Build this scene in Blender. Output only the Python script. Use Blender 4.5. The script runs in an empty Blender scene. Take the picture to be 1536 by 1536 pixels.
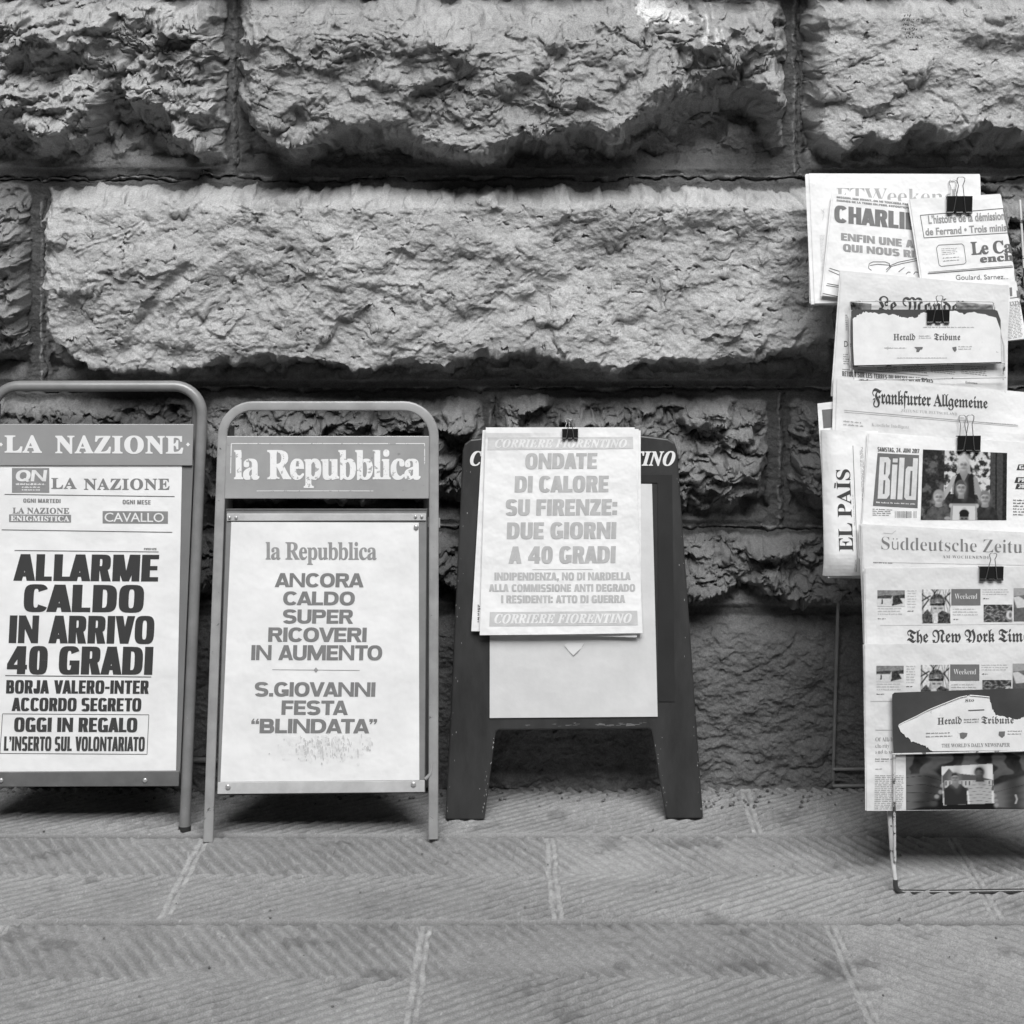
import bpy, bmesh, math, random
import numpy as np
from mathutils import Vector

random.seed(7)
RNG = np.random.default_rng(11)
C = bpy.context.scene.collection
R = math.radians

# ------------------------------------------------------------------ camera, light, exposure
F, D, H, CX, HY = 2376.0, 3.4, 1.281, 768.0, 280.0      # focal length in photo pixels, distance to wall, eye height
cam_d = bpy.data.cameras.new('camera')
cam = bpy.data.objects.new('camera', cam_d); C.objects.link(cam)
cam_d.sensor_width = 36.0; cam_d.lens = F / 1536 * 36
cam_d.shift_y = -(768 - HY) / 1536
cam_d.clip_start = 0.05; cam_d.clip_end = 200
cam.location = (0, -D, H); cam.rotation_euler = (R(90), 0, 0)
S = bpy.context.scene
S.camera = cam

SUN_EL, SUN_AZ = 50.0, 6.0          # elevation; azimuth to the right of the viewer's back
w = bpy.data.worlds.new('World'); S.world = w; w.use_nodes = True
nt = w.node_tree; bg = nt.nodes['Background']
sky = nt.nodes.new('ShaderNodeTexSky'); sky.sky_type = 'NISHITA'; sky.sun_disc = False
sky.sun_elevation = R(SUN_EL); sky.sun_rotation = R(180 - SUN_AZ)
sky.air_density = 1.0; sky.dust_density = 6.0; sky.ozone_density = 0.5
bw = nt.nodes.new('ShaderNodeRGBToBW')
nt.links.new(sky.outputs[0], bw.inputs[0]); nt.links.new(bw.outputs[0], bg.inputs[0])
bg.inputs[1].default_value = 0.05
sun_d = bpy.data.lights.new('sun', 'SUN'); sun_d.energy = 5.0; sun_d.angle = R(42); sun_d.color = (1, 1, 1)
sun = bpy.data.objects.new('sun', sun_d); C.objects.link(sun)
el, az = R(SUN_EL), R(SUN_AZ)
sun.rotation_euler = Vector((-math.sin(az) * math.cos(el), math.cos(az) * math.cos(el), -math.sin(el))).to_track_quat('-Z', 'Y').to_euler()
sun.location = (2, -6, 8)
S.view_settings.view_transform = 'Standard'; S.view_settings.look = 'None'
S.view_settings.exposure = 0.06; S.view_settings.gamma = 1
S.view_settings.use_curve_mapping = False
S.cycles.max_bounces = 6

# ------------------------------------------------------------------ helpers: pixels of the photograph to metres
CAM = np.array([0, -D, H])
def unproj(px, py, Y):
    z = Y + D
    return np.array([(px - CX) * z / F, Y, H - (py - HY) * z / F])

class Plane:
    """a leaning flat surface: depth Yt at photo row yt, Yb at row yb"""
    def __init__(s, yt, Yt, yb, Yb, bulge=None, off=0.0):
        a, b, c = unproj(768, yt, Yt), unproj(900, yt, Yt), unproj(768, yb, Yb)
        n = np.cross(b - a, c - a); n /= np.linalg.norm(n)
        if n[1] > 0: n = -n
        s.n = n; s.o = a; s.bulge = bulge; s.off = off
    def shifted(s, off, bulge=None):
        q = Plane.__new__(Plane); q.n, q.o = s.n, s.o + s.n * off; q.bulge = bulge; q.off = 0
        return q
    def P(s, px, py, off=0.0):
        px = np.asarray(px, float); py = np.asarray(py, float)
        d = np.stack([(px - CX) / F, np.ones_like(px), -(py - HY) / F], -1)
        t = ((s.o - CAM) @ s.n) / (d @ s.n)
        p = CAM + d * t[..., None]
        h = np.zeros_like(px) + off
        if s.bulge is not None: h = h + s.bulge(px, py)
        return p + h[..., None] * s.n

def tag(o, label=None, cat=None, group=None, kind=None):
    for k, v in (('label', label), ('category', cat), ('group', group), ('kind', kind)):
        if v: o[k] = v
    return o
def thing(name, label, cat, loc, group=None):
    o = bpy.data.objects.new(name, None); C.objects.link(o); o.location = loc
    o.empty_display_size = 0.05
    return tag(o, label, cat, group)
def wloc(o):
    v = np.zeros(3)
    while o is not None: v = v + np.array(o.location); o = o.parent
    return v
def mesh_obj(name, V, Fc, mat, parent=None, smooth=False, loc=None):
    """vertices in world metres; faces any list"""
    V = np.asarray(V, float)
    m = bpy.data.meshes.new(name)
    o = bpy.data.objects.new(name, m); C.objects.link(o)
    if loc is not None: o.location = loc
    if parent is not None: o.parent = parent
    org = wloc(o)
    if isinstance(Fc, np.ndarray):
        nf, k = Fc.shape
        m.vertices.add(len(V)); m.vertices.foreach_set('co', (V - org).astype(np.float32).ravel())
        m.loops.add(nf * k); m.loops.foreach_set('vertex_index', Fc.astype(np.int32).ravel())
        m.polygons.add(nf); m.polygons.foreach_set('loop_start', np.arange(0, nf * k, k, dtype=np.int32))
        m.update(calc_edges=True); m.validate()
    else:
        m.from_pydata([tuple(v) for v in (V - org)], [], Fc); m.update()
    m.materials.append(mat)
    if smooth: m.polygons.foreach_set('use_smooth', np.ones(len(m.polygons), bool))
    return o

class MB:
    def __init__(s): s.V = []; s.F = []
    def add(s, V, Fc):
        b = len(s.V); s.V += [np.asarray(v, float) for v in V]; s.F += [[i + b for i in f] for f in Fc]
    def hexa(s, a, b):
        """a, b: two quads of 4 points (front, back)"""
        s.add(list(a) + list(b), [(0, 1, 2, 3), (7, 6, 5, 4), (0, 4, 5, 1), (1, 5, 6, 2), (2, 6, 7, 3), (3, 7, 4, 0)])
    def tube(s, pts, r, k=10, ry=None, up=None, cap=True, sq=False):
        pts = [np.asarray(p, float) for p in pts]
        if cap:
            e0 = pts[1] - pts[0]; e1 = pts[-2] - pts[-1]
            pts = [pts[0], pts[0] + e0 / np.linalg.norm(e0) * min(.0006, np.linalg.norm(e0) * .2)] + pts[1:-1] + [pts[-1] + e1 / np.linalg.norm(e1) * min(.0006, np.linalg.norm(e1) * .2), pts[-1]]
        n = len(pts)
        T = []
        for i in range(n):
            t = pts[min(i + 1, n - 1)] - pts[max(i - 1, 0)]; T.append(t / (np.linalg.norm(t) + 1e-12))
        u = np.array(up if up is not None else (0, -1, 0.01), float)
        V = []; ry = ry or r
        for i in range(n):
            u2 = u - T[i] * (u @ T[i])
            if np.linalg.norm(u2) < 1e-6: u2 = np.array([1.0, 0, 0]) - T[i] * T[i][0]
            u2 /= np.linalg.norm(u2); v2 = np.cross(T[i], u2)
            for j in range(k):
                a = 2 * math.pi * j / k
                cc, ss = math.cos(a), math.sin(a)
                if sq: cc, ss = math.copysign(abs(cc) ** .45, cc), math.copysign(abs(ss) ** .45, ss)
                V.append(pts[i] + u2 * cc * r + v2 * ss * ry)
        Fc = [(i * k + j, i * k + (j + 1) % k, (i + 1) * k + (j + 1) % k, (i + 1) * k + j) for i in range(n - 1) for j in range(k)]
        if cap: Fc += [tuple(range(k - 1, -1, -1)), tuple((n - 1) * k + j for j in range(k))]
        s.add(V, Fc)
    def disc(s, c, n, r, h, k=14):
        """a low domed rivet head"""
        n = np.asarray(n, float); a = np.cross(n, (0.3, 0.1, 1)); a /= np.linalg.norm(a); b = np.cross(n, a)
        V = []
        for rr, hh in ((1, 0), (1, .45), (.75, .85), (.35, 1)):
            for j in range(k):
                t = 2 * math.pi * j / k; V.append(c + (a * math.cos(t) + b * math.sin(t)) * r * rr + n * h * hh)
        Fc = [(i * k + j, i * k + (j + 1) % k, (i + 1) * k + (j + 1) % k, (i + 1) * k + j) for i in range(3) for j in range(k)]
        Fc.append(tuple(3 * k + j for j in range(k)))
        s.add(V, Fc)
    def build(s, name, mat, parent=None, smooth=False, bevel=0.0, loc=None):
        o = mesh_obj(name, s.V, s.F, mat, parent, smooth, loc)
        if bevel:
            md = o.modifiers.new('b', 'BEVEL'); md.width = bevel; md.segments = 2; md.limit_method = 'ANGLE'; md.angle_limit = R(40)
        return o

def arc(c, r, a0, a1, n=8):
    return [(c[0] + r * math.cos(R(a0 + (a1 - a0) * i / n)), c[1] - r * math.sin(R(a0 + (a1 - a0) * i / n))) for i in range(n + 1)]

# ------------------------------------------------------------------ materials
MATS = {}
def mat(name, val, rough=0.6, var=0.0, scale=30.0, bump=0.0, bscale=200.0, metal=0.0, coat=0.0, spec=0.5, chips=None, stretch=None, bdist=.002):
    if name in MATS: return MATS[name]
    m = bpy.data.materials.new(name); m.use_nodes = True; t = m.node_tree; b = t.nodes['Principled BSDF']
    b.inputs['Roughness'].default_value = rough; b.inputs['Metallic'].default_value = metal
    b.inputs['Coat Weight'].default_value = coat; b.inputs['Coat Roughness'].default_value = 0.08
    b.inputs['Specular IOR Level'].default_value = spec
    b.inputs['Base Color'].default_value = (val, val, val, 1)
    tc = t.nodes.new('ShaderNodeTexCoord'); vec = tc.outputs['Object']
    if stretch:
        mp = t.nodes.new('ShaderNodeMapping'); mp.inputs['Scale'].default_value = stretch
        t.links.new(vec, mp.inputs['Vector']); vec = mp.outputs[0]
    col = None
    if var:
        n = t.nodes.new('ShaderNodeTexNoise'); n.inputs['Scale'].default_value = scale; n.inputs['Detail'].default_value = 6
        n.inputs['Roughness'].default_value = 0.65
        t.links.new(vec, n.inputs['Vector'])
        mr = t.nodes.new('ShaderNodeMapRange'); mr.inputs[1].default_value = .3; mr.inputs[2].default_value = .7
        mr.inputs[3].default_value = val * (1 - var); mr.inputs[4].default_value = val * (1 + var)
        t.links.new(n.outputs['Fac'], mr.inputs[0]); col = mr.outputs[0]
    if chips:      # (value, noise scale, threshold): worn spots with another colour
        n = t.nodes.new('ShaderNodeTexNoise'); n.inputs['Scale'].default_value = chips[1]; n.inputs['Detail'].default_value = 5
        n.inputs['Roughness'].default_value = 0.7
        t.links.new(vec, n.inputs['Vector'])
        mr = t.nodes.new('ShaderNodeMapRange'); mr.inputs[1].default_value = chips[2]; mr.inputs[2].default_value = chips[2] + .03
        t.links.new(n.outputs['Fac'], mr.inputs[0])
        mx = t.nodes.new('ShaderNodeMix'); mx.data_type = 'FLOAT'
        t.links.new(mr.outputs[0], mx.inputs[0])
        if col: t.links.new(col, mx.inputs[2])
        else: mx.inputs[2].default_value = val
        mx.inputs[3].default_value = chips[0]; col = mx.outputs[0]
    if col: t.links.new(col, b.inputs['Base Color'])
    if bump:
        n = t.nodes.new('ShaderNodeTexNoise'); n.inputs['Scale'].default_value = bscale; n.inputs['Detail'].default_value = 4
        t.links.new(vec, n.inputs['Vector'])
        bp = t.nodes.new('ShaderNodeBump'); bp.inputs['Strength'].default_value = bump; bp.inputs['Distance'].default_value = bdist
        t.links.new(n.outputs['Fac'], bp.inputs['Height']); t.links.new(bp.outputs[0], b.inputs['Normal'])
    MATS[name] = m
    return m
def attr_mat(name, rough, bump=0.0, bscale=300, var=0.0, vscale=250, bump2=0.0):
    m = bpy.data.materials.new(name); m.use_nodes = True; t = m.node_tree; b = t.nodes['Principled BSDF']
    b.inputs['Roughness'].default_value = rough; b.inputs['Specular IOR Level'].default_value = 0.25
    a = t.nodes.new('ShaderNodeAttribute'); a.attribute_name = 'albedo'; col = a.outputs['Color']
    tc = t.nodes.new('ShaderNodeTexCoord')
    if var:
        n = t.nodes.new('ShaderNodeTexNoise'); n.inputs['Scale'].default_value = vscale; n.inputs['Detail'].default_value = 5; n.inputs['Roughness'].default_value = .7
        t.links.new(tc.outputs['Object'], n.inputs['Vector'])
        mr = t.nodes.new('ShaderNodeMapRange'); mr.inputs[1].default_value = .3; mr.inputs[2].default_value = .7
        mr.inputs[3].default_value = 1 - var; mr.inputs[4].default_value = 1 + var
        t.links.new(n.outputs['Fac'], mr.inputs[0])
        mx = t.nodes.new('ShaderNodeVectorMath'); mx.operation = 'SCALE'
        t.links.new(col, mx.inputs[0]); t.links.new(mr.outputs[0], mx.inputs['Scale']); col = mx.outputs[0]
    t.links.new(col, b.inputs['Base Color'])
    if bump:
        n = t.nodes.new('ShaderNodeTexNoise'); n.inputs['Scale'].default_value = bscale; n.inputs['Detail'].default_value = 6; n.inputs['Roughness'].default_value = .65
        n.inputs['Distortion'].default_value = 0.6
        t.links.new(tc.outputs['Object'], n.inputs['Vector'])
        bp = t.nodes.new('ShaderNodeBump'); bp.inputs['Strength'].default_value = bump; bp.inputs['Distance'].default_value = 0.004
        t.links.new(n.outputs['Fac'], bp.inputs['Height']); t.links.new(bp.outputs[0], b.inputs['Normal'])
    return m
def ink(v): return mat('ink_%03d' % round(v * 1000), v, 0.65, var=0.12, scale=60, spec=.2)
M_paper = mat('poster_paper', 0.84, 0.55, var=0.045, scale=9, bump=.55, bscale=8, bdist=.025)
M_gloss = mat('poster_paper_under_film', 0.83, 0.3, var=0.07, scale=9, bump=.45, bscale=6, bdist=.025)
M_news = mat('newsprint', 0.70, 0.75, var=0.06, scale=14, bump=.6, bscale=10, bdist=.02)
M_newsw = mat('white_newsprint', 0.82, 0.7, var=0.05, scale=14, bump=.55, bscale=10, bdist=.02)
M_newsd = mat('grey_newsprint', 0.60, 0.75, var=0.05, scale=18, bump=.25, bscale=60)
M_picture = attr_mat('printed_picture', 0.7); M_picture.node_tree.nodes['Principled BSDF'].inputs['Specular IOR Level'].default_value = .15
M_black = mat('black_clip_enamel', 0.012, 0.3, spec=.5)
M_wire = mat('clip_wire', 0.35, 0.3, metal=.9)

# ------------------------------------------------------------------ noise
_perm = RNG.permutation(256); _perm = np.concatenate([_perm, _perm, _perm]).astype(np.int32)
_ga = RNG.random(256) * 2 * np.pi; _gx, _gy = np.cos(_ga).astype(np.float32), np.sin(_ga).astype(np.float32)
def perlin(x, y, seed=0):
    x = np.asarray(x, np.float32) + seed * 17.37; y = np.asarray(y, np.float32) + seed * 9.71
    xi = np.floor(x).astype(np.int32); yi = np.floor(y).astype(np.int32)
    xf = x - xi; yf = y - yi; xi &= 255; yi &= 255
    def g(ix, iy, dx, dy):
        h = _perm[_perm[ix & 255] + (iy & 255)]; return _gx[h] * dx + _gy[h] * dy
    u = xf * xf * xf * (xf * (xf * 6 - 15) + 10); v = yf * yf * yf * (yf * (yf * 6 - 15) + 10)
    a = g(xi, yi, xf, yf); b = g(xi + 1, yi, xf - 1, yf); c = g(xi, yi + 1, xf, yf - 1); d = g(xi + 1, yi + 1, xf - 1, yf - 1)
    return ((a + (b - a) * u) * (1 - v) + (c + (d - c) * u) * v) * 1.5
def fbm(x, y, o=5, seed=0, gain=.5, lac=2.03):
    s = 0; a = 1.0; n = 0
    for i in range(o):
        s = s + a * perlin(x, y, seed + i * 3); n += a; x = x * lac; y = y * lac; a *= gain
    return s / n
def ridged(x, y, o=4, seed=0, gain=.5):
    s = 0; a = 1.0; n = 0
    for i in range(o):
        s = s + a * (1 - np.abs(perlin(x, y, seed + i * 5))) ** 2; n += a; x = x * 2.1; y = y * 2.1; a *= gain
    return s / n
def saw(t, sharp=.12):
    f = t - np.floor(t)
    return np.where(f < 1 - sharp, f / (1 - sharp), (1 - f) / sharp)
def facets(x, y, seed, k=9.0, tilt=1.0):
    """piecewise tilted planes over scattered cells: hewn, chipped stone"""
    rg = np.random.default_rng(seed); N = 64; T = rg.random((N, N, 5)).astype(np.float32)
    x = np.asarray(x, np.float32); y = np.asarray(y, np.float32); xi = np.floor(x).astype(np.int32); yi = np.floor(y).astype(np.int32)
    num = np.zeros_like(x); den = np.full_like(x, 1e-9)
    for i in (-1, 0, 1):
        for j in (-1, 0, 1):
            r = T[(yi + j) % N, (xi + i) % N]; dx = x - (xi + i + r[..., 0]); dy = y - (yi + j + r[..., 1])
            w_ = np.exp(-k * (dx * dx + dy * dy)); num += w_ * ((r[..., 2] - .5) * .9 + tilt * ((r[..., 3] - .5) * 1.3 * dx + (r[..., 4] - .42) * 2.0 * dy)); den += w_
    return num / den
def sst(t): t = np.clip(t, 0, 1); return t * t * (3 - 2 * t)
def rise(t, p=2.0): t = np.clip(t, 0, 1); return 1 - (1 - t) ** p
def seg_dist(u, v, pts):
    d = np.full(u.shape, 1e9, np.float32)
    for (x0, y0), (x1, y1) in zip(pts[:-1], pts[1:]):
        dx, dy = x1 - x0, y1 - y0; L = dx * dx + dy * dy
        t = np.clip(((u - x0) * dx + (v - y0) * dy) / L, 0, 1)
        d = np.minimum(d, np.hypot(u - x0 - t * dx, v - y0 - t * dy))
    return d
def axis(lo, flo, fhi, hi, fine, coarse):
    return np.concatenate([np.arange(lo, flo, coarse), np.arange(flo, fhi, fine), np.arange(fhi, hi + coarse, coarse)])
def grid_faces(nu, nv):
    i = np.arange(nv - 1)[:, None] * nu + np.arange(nu - 1)[None, :]
    return np.stack([i, i + 1, i + 1 + nu, i + nu], -1).reshape(-1, 4)
def set_albedo(o, a):
    at = o.data.attributes.new('albedo', 'FLOAT_COLOR', 'POINT')
    a = np.asarray(a, np.float32).ravel(); c = np.stack([a, a, a, np.ones_like(a)], -1)
    at.data.foreach_set('color', c.ravel())

# ------------------------------------------------------------------ the rusticated wall
K = D / F       # metres per photo pixel on the wall plane
def build_wall():
    ua = axis(-620, -40, 1580, 2160, 1.35, 7); va = axis(-520, -40, 1190, 1191, 1.35, 7)
    u, v = np.meshgrid(ua.astype(np.float32), va.astype(np.float32))
    # ragged warp of everything
    wu = fbm(u / 60, v / 60, 4, 1) * 10; wv = fbm(u / 60, v / 60, 4, 2) * 10
    big = fbm(u / 240, v / 170, 3, 3); mid = fbm(u / 75 + wu * .04, v / 55 + wv * .04, 4, 4)
    # conchoidal flakes: scarps along the contours of warped noise
    n1 = fbm(u / 95 + wu * .06, v / 60 + wv * .06, 3, 5); n2 = fbm(u / 38 + wu * .05, v / 24 + wv * .05, 3, 6)
    n3 = fbm(u / 17 + wu * .05, v / 10 + wv * .05, 3, 7)
    fl1 = saw(n1 * 4.0 - v / 60, .10); fl2 = saw(n2 * 2.6 - v / 36, .14); fl3 = saw(n3 * 2.2 - v / 17, .2)
    rg = ridged(u / 42 + wu * .07, v / 26 + wv * .07, 4, 8); rg2 = ridged(u / 16, v / 11, 3, 9)
    fine = fbm(u / 7, v / 5, 4, 10, .6)
    nat = fbm(u / 80 + wu * .03, v / 58 + wv * .03, 7, 13, .52); nat2 = fbm((u + v * .4) / 11 + wu * .1, (v - u * .25) / 6 + wv * .1, 4, 14, .62)
    flow = saw(fbm(u / 210, v / 60, 2, 11) * 4.5 + v / 34 + mid * .8, .25)
    du, dv = u * .80 - v * .60, u * .60 + v * .80
    dg = saw(fbm(du / 110 + wu * .05, dv / 26 + wv * .05, 3, 16) * 3.0 - dv / 70, .16); dg2 = fbm(du / 26, dv / 8 + wv * .08, 4, 17, .6)
    w2u = fbm(u / 16, v / 16, 3, 18) * 5; w2v = fbm(u / 16, v / 16, 3, 19) * 5
    fa = facets((du + wu * 1.6 + w2u) / 105, (dv + wv * 1.6 + w2v) / 70, 1, 9); fb = facets((du + wu * 1.2 + w2u) / 44, (dv + wv * 1.2 + w2v) / 30, 2, 11)
    fc = facets((u + wu + w2u) / 19, (v + wv + w2v) / 13, 3, 10); fd = facets((u + w2u) / 9, (v + w2v) / 6.5, 4, 9); fe = facets((u + wu * 1.5 + w2u * 1.5) / 60, (v + wv * 1.5 + w2v * 1.5) / 46, 5, 14)
    cn = perlin((u + wu * 1.5) / 70, (v + wv * 1.5) / 45, 24); crack = np.exp(-(cn / .022) ** 2) * sst(fbm(u / 50, v / 50, 3, 25) * 5 - .5)
    pit = sst((fbm(u / 24 + w2u * .05, v / 15 + w2v * .05, 3, 27, .6) - .36) * 7); g4 = sst(fbm(u / 150, v / 110, 3, 28) * 5 - .3)
    h = np.full(u.shape, -0.012, np.float32)          # + is toward the street
    alb = np.full(u.shape, 0.12, np.float32)
    joint_wob = fbm(u / 30, v / 30, 3, 12)
    def block(u0, u1, v0, v1, P, a, bottom, kind, seed, ml=9, mr=9, mt=8, wl=45, wr=45, wt=60, wb=26, pw=2.4, k=1.0, lo=1.0, under=.25):
        nonlocal h, alb
        sel = (u >= u0) & (u < u1) & (v >= v0) & (v < v1)
        r = np.where(sel.any(1))[0]; c = np.where(sel.any(0))[0]
        if len(r) == 0 or len(c) == 0: return
        sl = (slice(r[0], r[-1] + 1), slice(c[0], c[-1] + 1))
        U, Vv = u[sl], v[sl]
        sc = (D - P) / D                                # the edge was traced where it stands out toward the eye
        bu = [CX + (x - CX) * sc for x, y in bottom]; bv = [HY + (y - HY) * sc for x, y in bottom]
        eb = np.interp(U, bu, bv) + (fbm(U / 45, Vv / 200, 4, 20 + seed) * 16 + fbm(U / 11, Vv / 80, 3, 21 + seed) * 6) * k
        jw = joint_wob[sl] * 9
        mk = rise((U - u0 - ml - jw) / wl, pw) * rise((u1 - mr - U + jw) / wr, pw) * rise((Vv - v0 - mt - jw * .6) / wt, pw)
        wb = wb(U) if callable(wb) else wb
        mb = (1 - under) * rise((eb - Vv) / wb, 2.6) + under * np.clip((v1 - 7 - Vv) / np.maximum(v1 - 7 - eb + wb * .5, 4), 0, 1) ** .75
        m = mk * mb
        near = sst(m * (1.9 if kind == 'hackly' else 3))
        un = np.clip((Vv - eb) / 16, 0, 1) * np.clip((v1 - 14 - Vv) / 22, 0, 1) * mk
        if kind == 'smooth':
            g2 = sst(mid[sl] * 3.5 + .45); g3 = sst(big[sl] * 3 + mid[sl] * 3 + .3)
            hh = m * (P + big[sl] * .040 * lo + mid[sl] * .010) + near * (fa[sl] * .017 + fb[sl] * .0085 * (.35 + .65 * g2) + fc[sl] * .0036 * (.3 + .7 * g3) + fd[sl] * .0014 + nat[sl] * .007 + nat2[sl] * .0017 + fl2[sl] * .0012 * g3 - crack[sl] * .004 - pit[sl] * .007 + fe[sl] * .010 * g4[sl])
        elif kind == 'fold':
            hh = m * (P + big[sl] * .06 + mid[sl] * .030) + near * (fa[sl] * .024 + fb[sl] * .011 * sst(mid[sl] * 3 + .6) + flow[sl] * .005 * sst(.2 + big[sl] * 3) + fc[sl] * .0042 * sst(n3[sl] * 2 + .5) + fd[sl] * .0016 + nat[sl] * .014 + fl1[sl] * .006 * sst(mid[sl] * 3 + .3) + nat2[sl] * .0022 - crack[sl] * .006) + sst((U - 950) / 60) * sst((135 - Vv) / 30) * near * (fe[sl] * .030 + fc[sl] * .012 + fb[sl] * .012 - .012)
        elif kind == 'hackly':
            hh = m * (P + big[sl] * .05 * lo + mid[sl] * .035) + near * (fe[sl] * .050 + fb[sl] * .020 + fc[sl] * .012 + fd[sl] * .0036 + nat[sl] * .020 + fl1[sl] * .008 + rg[sl] * .010 + nat2[sl] * .003)
        else:   # 'base': weathered, sandy
            hh = m * (P + big[sl] * .02 + mid[sl] * .012) + near * (fb[sl] * .0035 + fc[sl] * .0026 + fd[sl] * .0018 + nat[sl] * .006 + rg2[sl] * .0012 + fine[sl] * .0016)
        hh = hh + un * (nat[sl] * .03 + fe[sl] * .022 + fb[sl] * .014 + fc[sl] * .006 - .040)
        tex = fbm(U / 120, Vv / 90, 5, 30 + seed, .6) * .35 + fbm(U / 14, Vv / 9, 4, 40 + seed, .65) * .28
        al = a * 1.08 * (1 + tex)
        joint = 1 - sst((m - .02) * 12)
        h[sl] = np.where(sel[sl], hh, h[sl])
        alb[sl] = np.where(sel[sl], al * (1 - joint) + joint * (a * .22 + .045) * (1 + tex * 1.1), alb[sl])  # joint and margin tone, which also deepens the shade under ledges
    T = 1.0
    gen = lambda x0, x1, y, a=8: [(x0 + (x1 - x0) * i / 14, y + random.uniform(-a, a)) for i in range(15)]
    # course above the picture
    for x0, x1 in ((-620, 130), (130, 620), (620, 930), (930, 1500), (1500, 2170)):
        block(x0, x1, -530, -14 if x0 != 620 else -14, .11, .32, gen(x0, x1, -60), 'smooth', int(x0) % 9)
    # course A
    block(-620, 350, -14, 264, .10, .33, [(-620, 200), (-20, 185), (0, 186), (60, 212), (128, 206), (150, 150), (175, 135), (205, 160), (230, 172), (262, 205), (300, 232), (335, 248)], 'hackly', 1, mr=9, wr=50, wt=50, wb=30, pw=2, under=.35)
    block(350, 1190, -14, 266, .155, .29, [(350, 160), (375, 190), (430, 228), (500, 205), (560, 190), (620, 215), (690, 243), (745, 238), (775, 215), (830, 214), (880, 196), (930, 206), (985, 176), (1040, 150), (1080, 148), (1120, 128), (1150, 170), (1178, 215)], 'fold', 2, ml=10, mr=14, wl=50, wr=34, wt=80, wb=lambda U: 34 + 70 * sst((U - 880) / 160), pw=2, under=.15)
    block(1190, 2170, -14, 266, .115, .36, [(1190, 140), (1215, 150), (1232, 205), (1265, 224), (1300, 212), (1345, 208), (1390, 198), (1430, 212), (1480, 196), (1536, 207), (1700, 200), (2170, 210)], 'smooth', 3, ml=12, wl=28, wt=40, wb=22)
    # course B
    block(-620, 60, 266, 582, .06, .24, [(-620, 540), (0, 530), (50, 530)], 'hackly', 4, mr=14, wr=30, wb=30)
    block(60, 1262, 266, 582, .100, .37, [(60, 490), (90, 522), (120, 545), (165, 560), (200, 553), (265, 560), (330, 545), (400, 535), (440, 540), (510, 552), (550, 556), (600, 540), (640, 551), (668, 552), (690, 532), (730, 529), (775, 537), (800, 530), (860, 545), (925, 557), (960, 545), (1000, 541), (1060, 547), (1120, 540), (1160, 535), (1200, 522), (1240, 510)], 'smooth', 5, ml=14, mr=14, wl=24, wr=22, mt=15, wt=30, wb=15, pw=2.6, k=.6)  # widened top margin: dark joint tone painted in for the overhang's shade
    block(1262, 2170, 266, 582, .055, .22, [(1262, 520), (1400, 520), (2170, 530)], 'hackly', 6, wb=24)
    # course C
    block(-620, 300, 582, 792, .035, .18, gen(-620, 300, 740), 'hackly', 7, mt=14, wt=70, lo=.4)
    block(300, 736, 582, 792, .035, .17, gen(300, 736, 745), 'hackly', 8, mt=14, wt=80, lo=.4)
    block(736, 1168, 582, 792, .040, .18, [(736, 750), (1020, 762), (1060, 758), (1100, 752), (1130, 740), (1168, 700)], 'hackly', 9, mt=12, mr=16, wt=90, wb=22, lo=.4)
    block(1168, 2170, 582, 792, .035, .15, [(1168, 740), (1190, 750), (1205, 740), (1230, 755), (2170, 750)], 'hackly', 10, ml=16, mt=14, wb=24, lo=.4)
    # course D
    block(-620, 560, 792, 918, .055, .16, gen(-620, 560, 885), 'hackly', 11, mt=4, wt=70, lo=.4)
    block(560, 2170, 792, 918, .055, .17, [(560, 880), (1030, 902), (1050, 900), (1090, 893), (1112, 880), (1140, 882), (1175, 898), (1200, 903), (1260, 900), (2170, 890)], 'hackly', 12, mt=6, wt=80, wb=16, lo=.4)
    # base course
    block(-620, 420, 918, 1240, .030, .145, gen(-620, 420, 1270), 'base', 13, mt=2, wt=90)
    block(420, 2170, 918, 1240, .030, .145, gen(420, 2170, 1270), 'base', 14, mt=2, wt=100)
    h += (fbm(u / 26, v / 20, 5, 15, .55) * .006 + fine * .0008)
    # a few marks traced one by one
    big_px = lambda pts: [(CX + (x - CX) * .968, HY + (y - HY) * .968) for x, y in pts]
    for pts, wdt, dep in (([(277, 398), (250, 430), (207, 478)], 9, -.016), ([(895, 445), (940, 490), (975, 470), (985, 440)], 8, -.008), ([(828, 74), (838, 76)], 9, -.03),
                          ([(1480, 24), (1500, 30)], 6, -.012), ([(1395, 130), (1430, 150), (1445, 175)], 3, -.006), ([(992, 320), (995, 365)], 4, -.008),
                          ([(340, 300), (358, 310)], 7, -.010), ([(690, 378), (705, 383)], 6, -.010), ([(545, 470), (552, 455)], 4, -.008), ([(1136, 455), (1140, 460)], 6, -.009), ([(135, 60), (140, 130), (146, 200)], 8, .022),
                          ([(985, 42), (1018, 42)], 2, -.012), ([(1018, 42), (1000, 95)], 2, -.008)):
        d = seg_dist(u + wu * .4, v + wv * .4, big_px(pts)); h += dep * np.exp(-(d / wdt) ** 2)
    for pts in ([(440, 462), (490, 400), (543, 340)], [(127, 407), (170, 365), (213, 327)], [(110, 370), (150, 355), (193, 338)],
                [(690, 500), (722, 476), (760, 432), (800, 402)], [(1060, 500), (1130, 440)], [(300, 300), (420, 318)], [(160, 80), (172, 30), (178, 0)], [(590, 400), (640, 300)], [(395, 545), (430, 470)]):
        d = seg_dist(u + wu * .45, v + wv * .45, big_px(pts))
        gap = sst(fbm(u / 20, v / 20, 2, 60) * 3 + .7)
        g = np.exp(-(d / 1.3) ** 2) * gap; h += g * .0010; alb += g * .10
        h -= np.exp(-((d - 3.2) / 1.6) ** 2) * .0016
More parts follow.
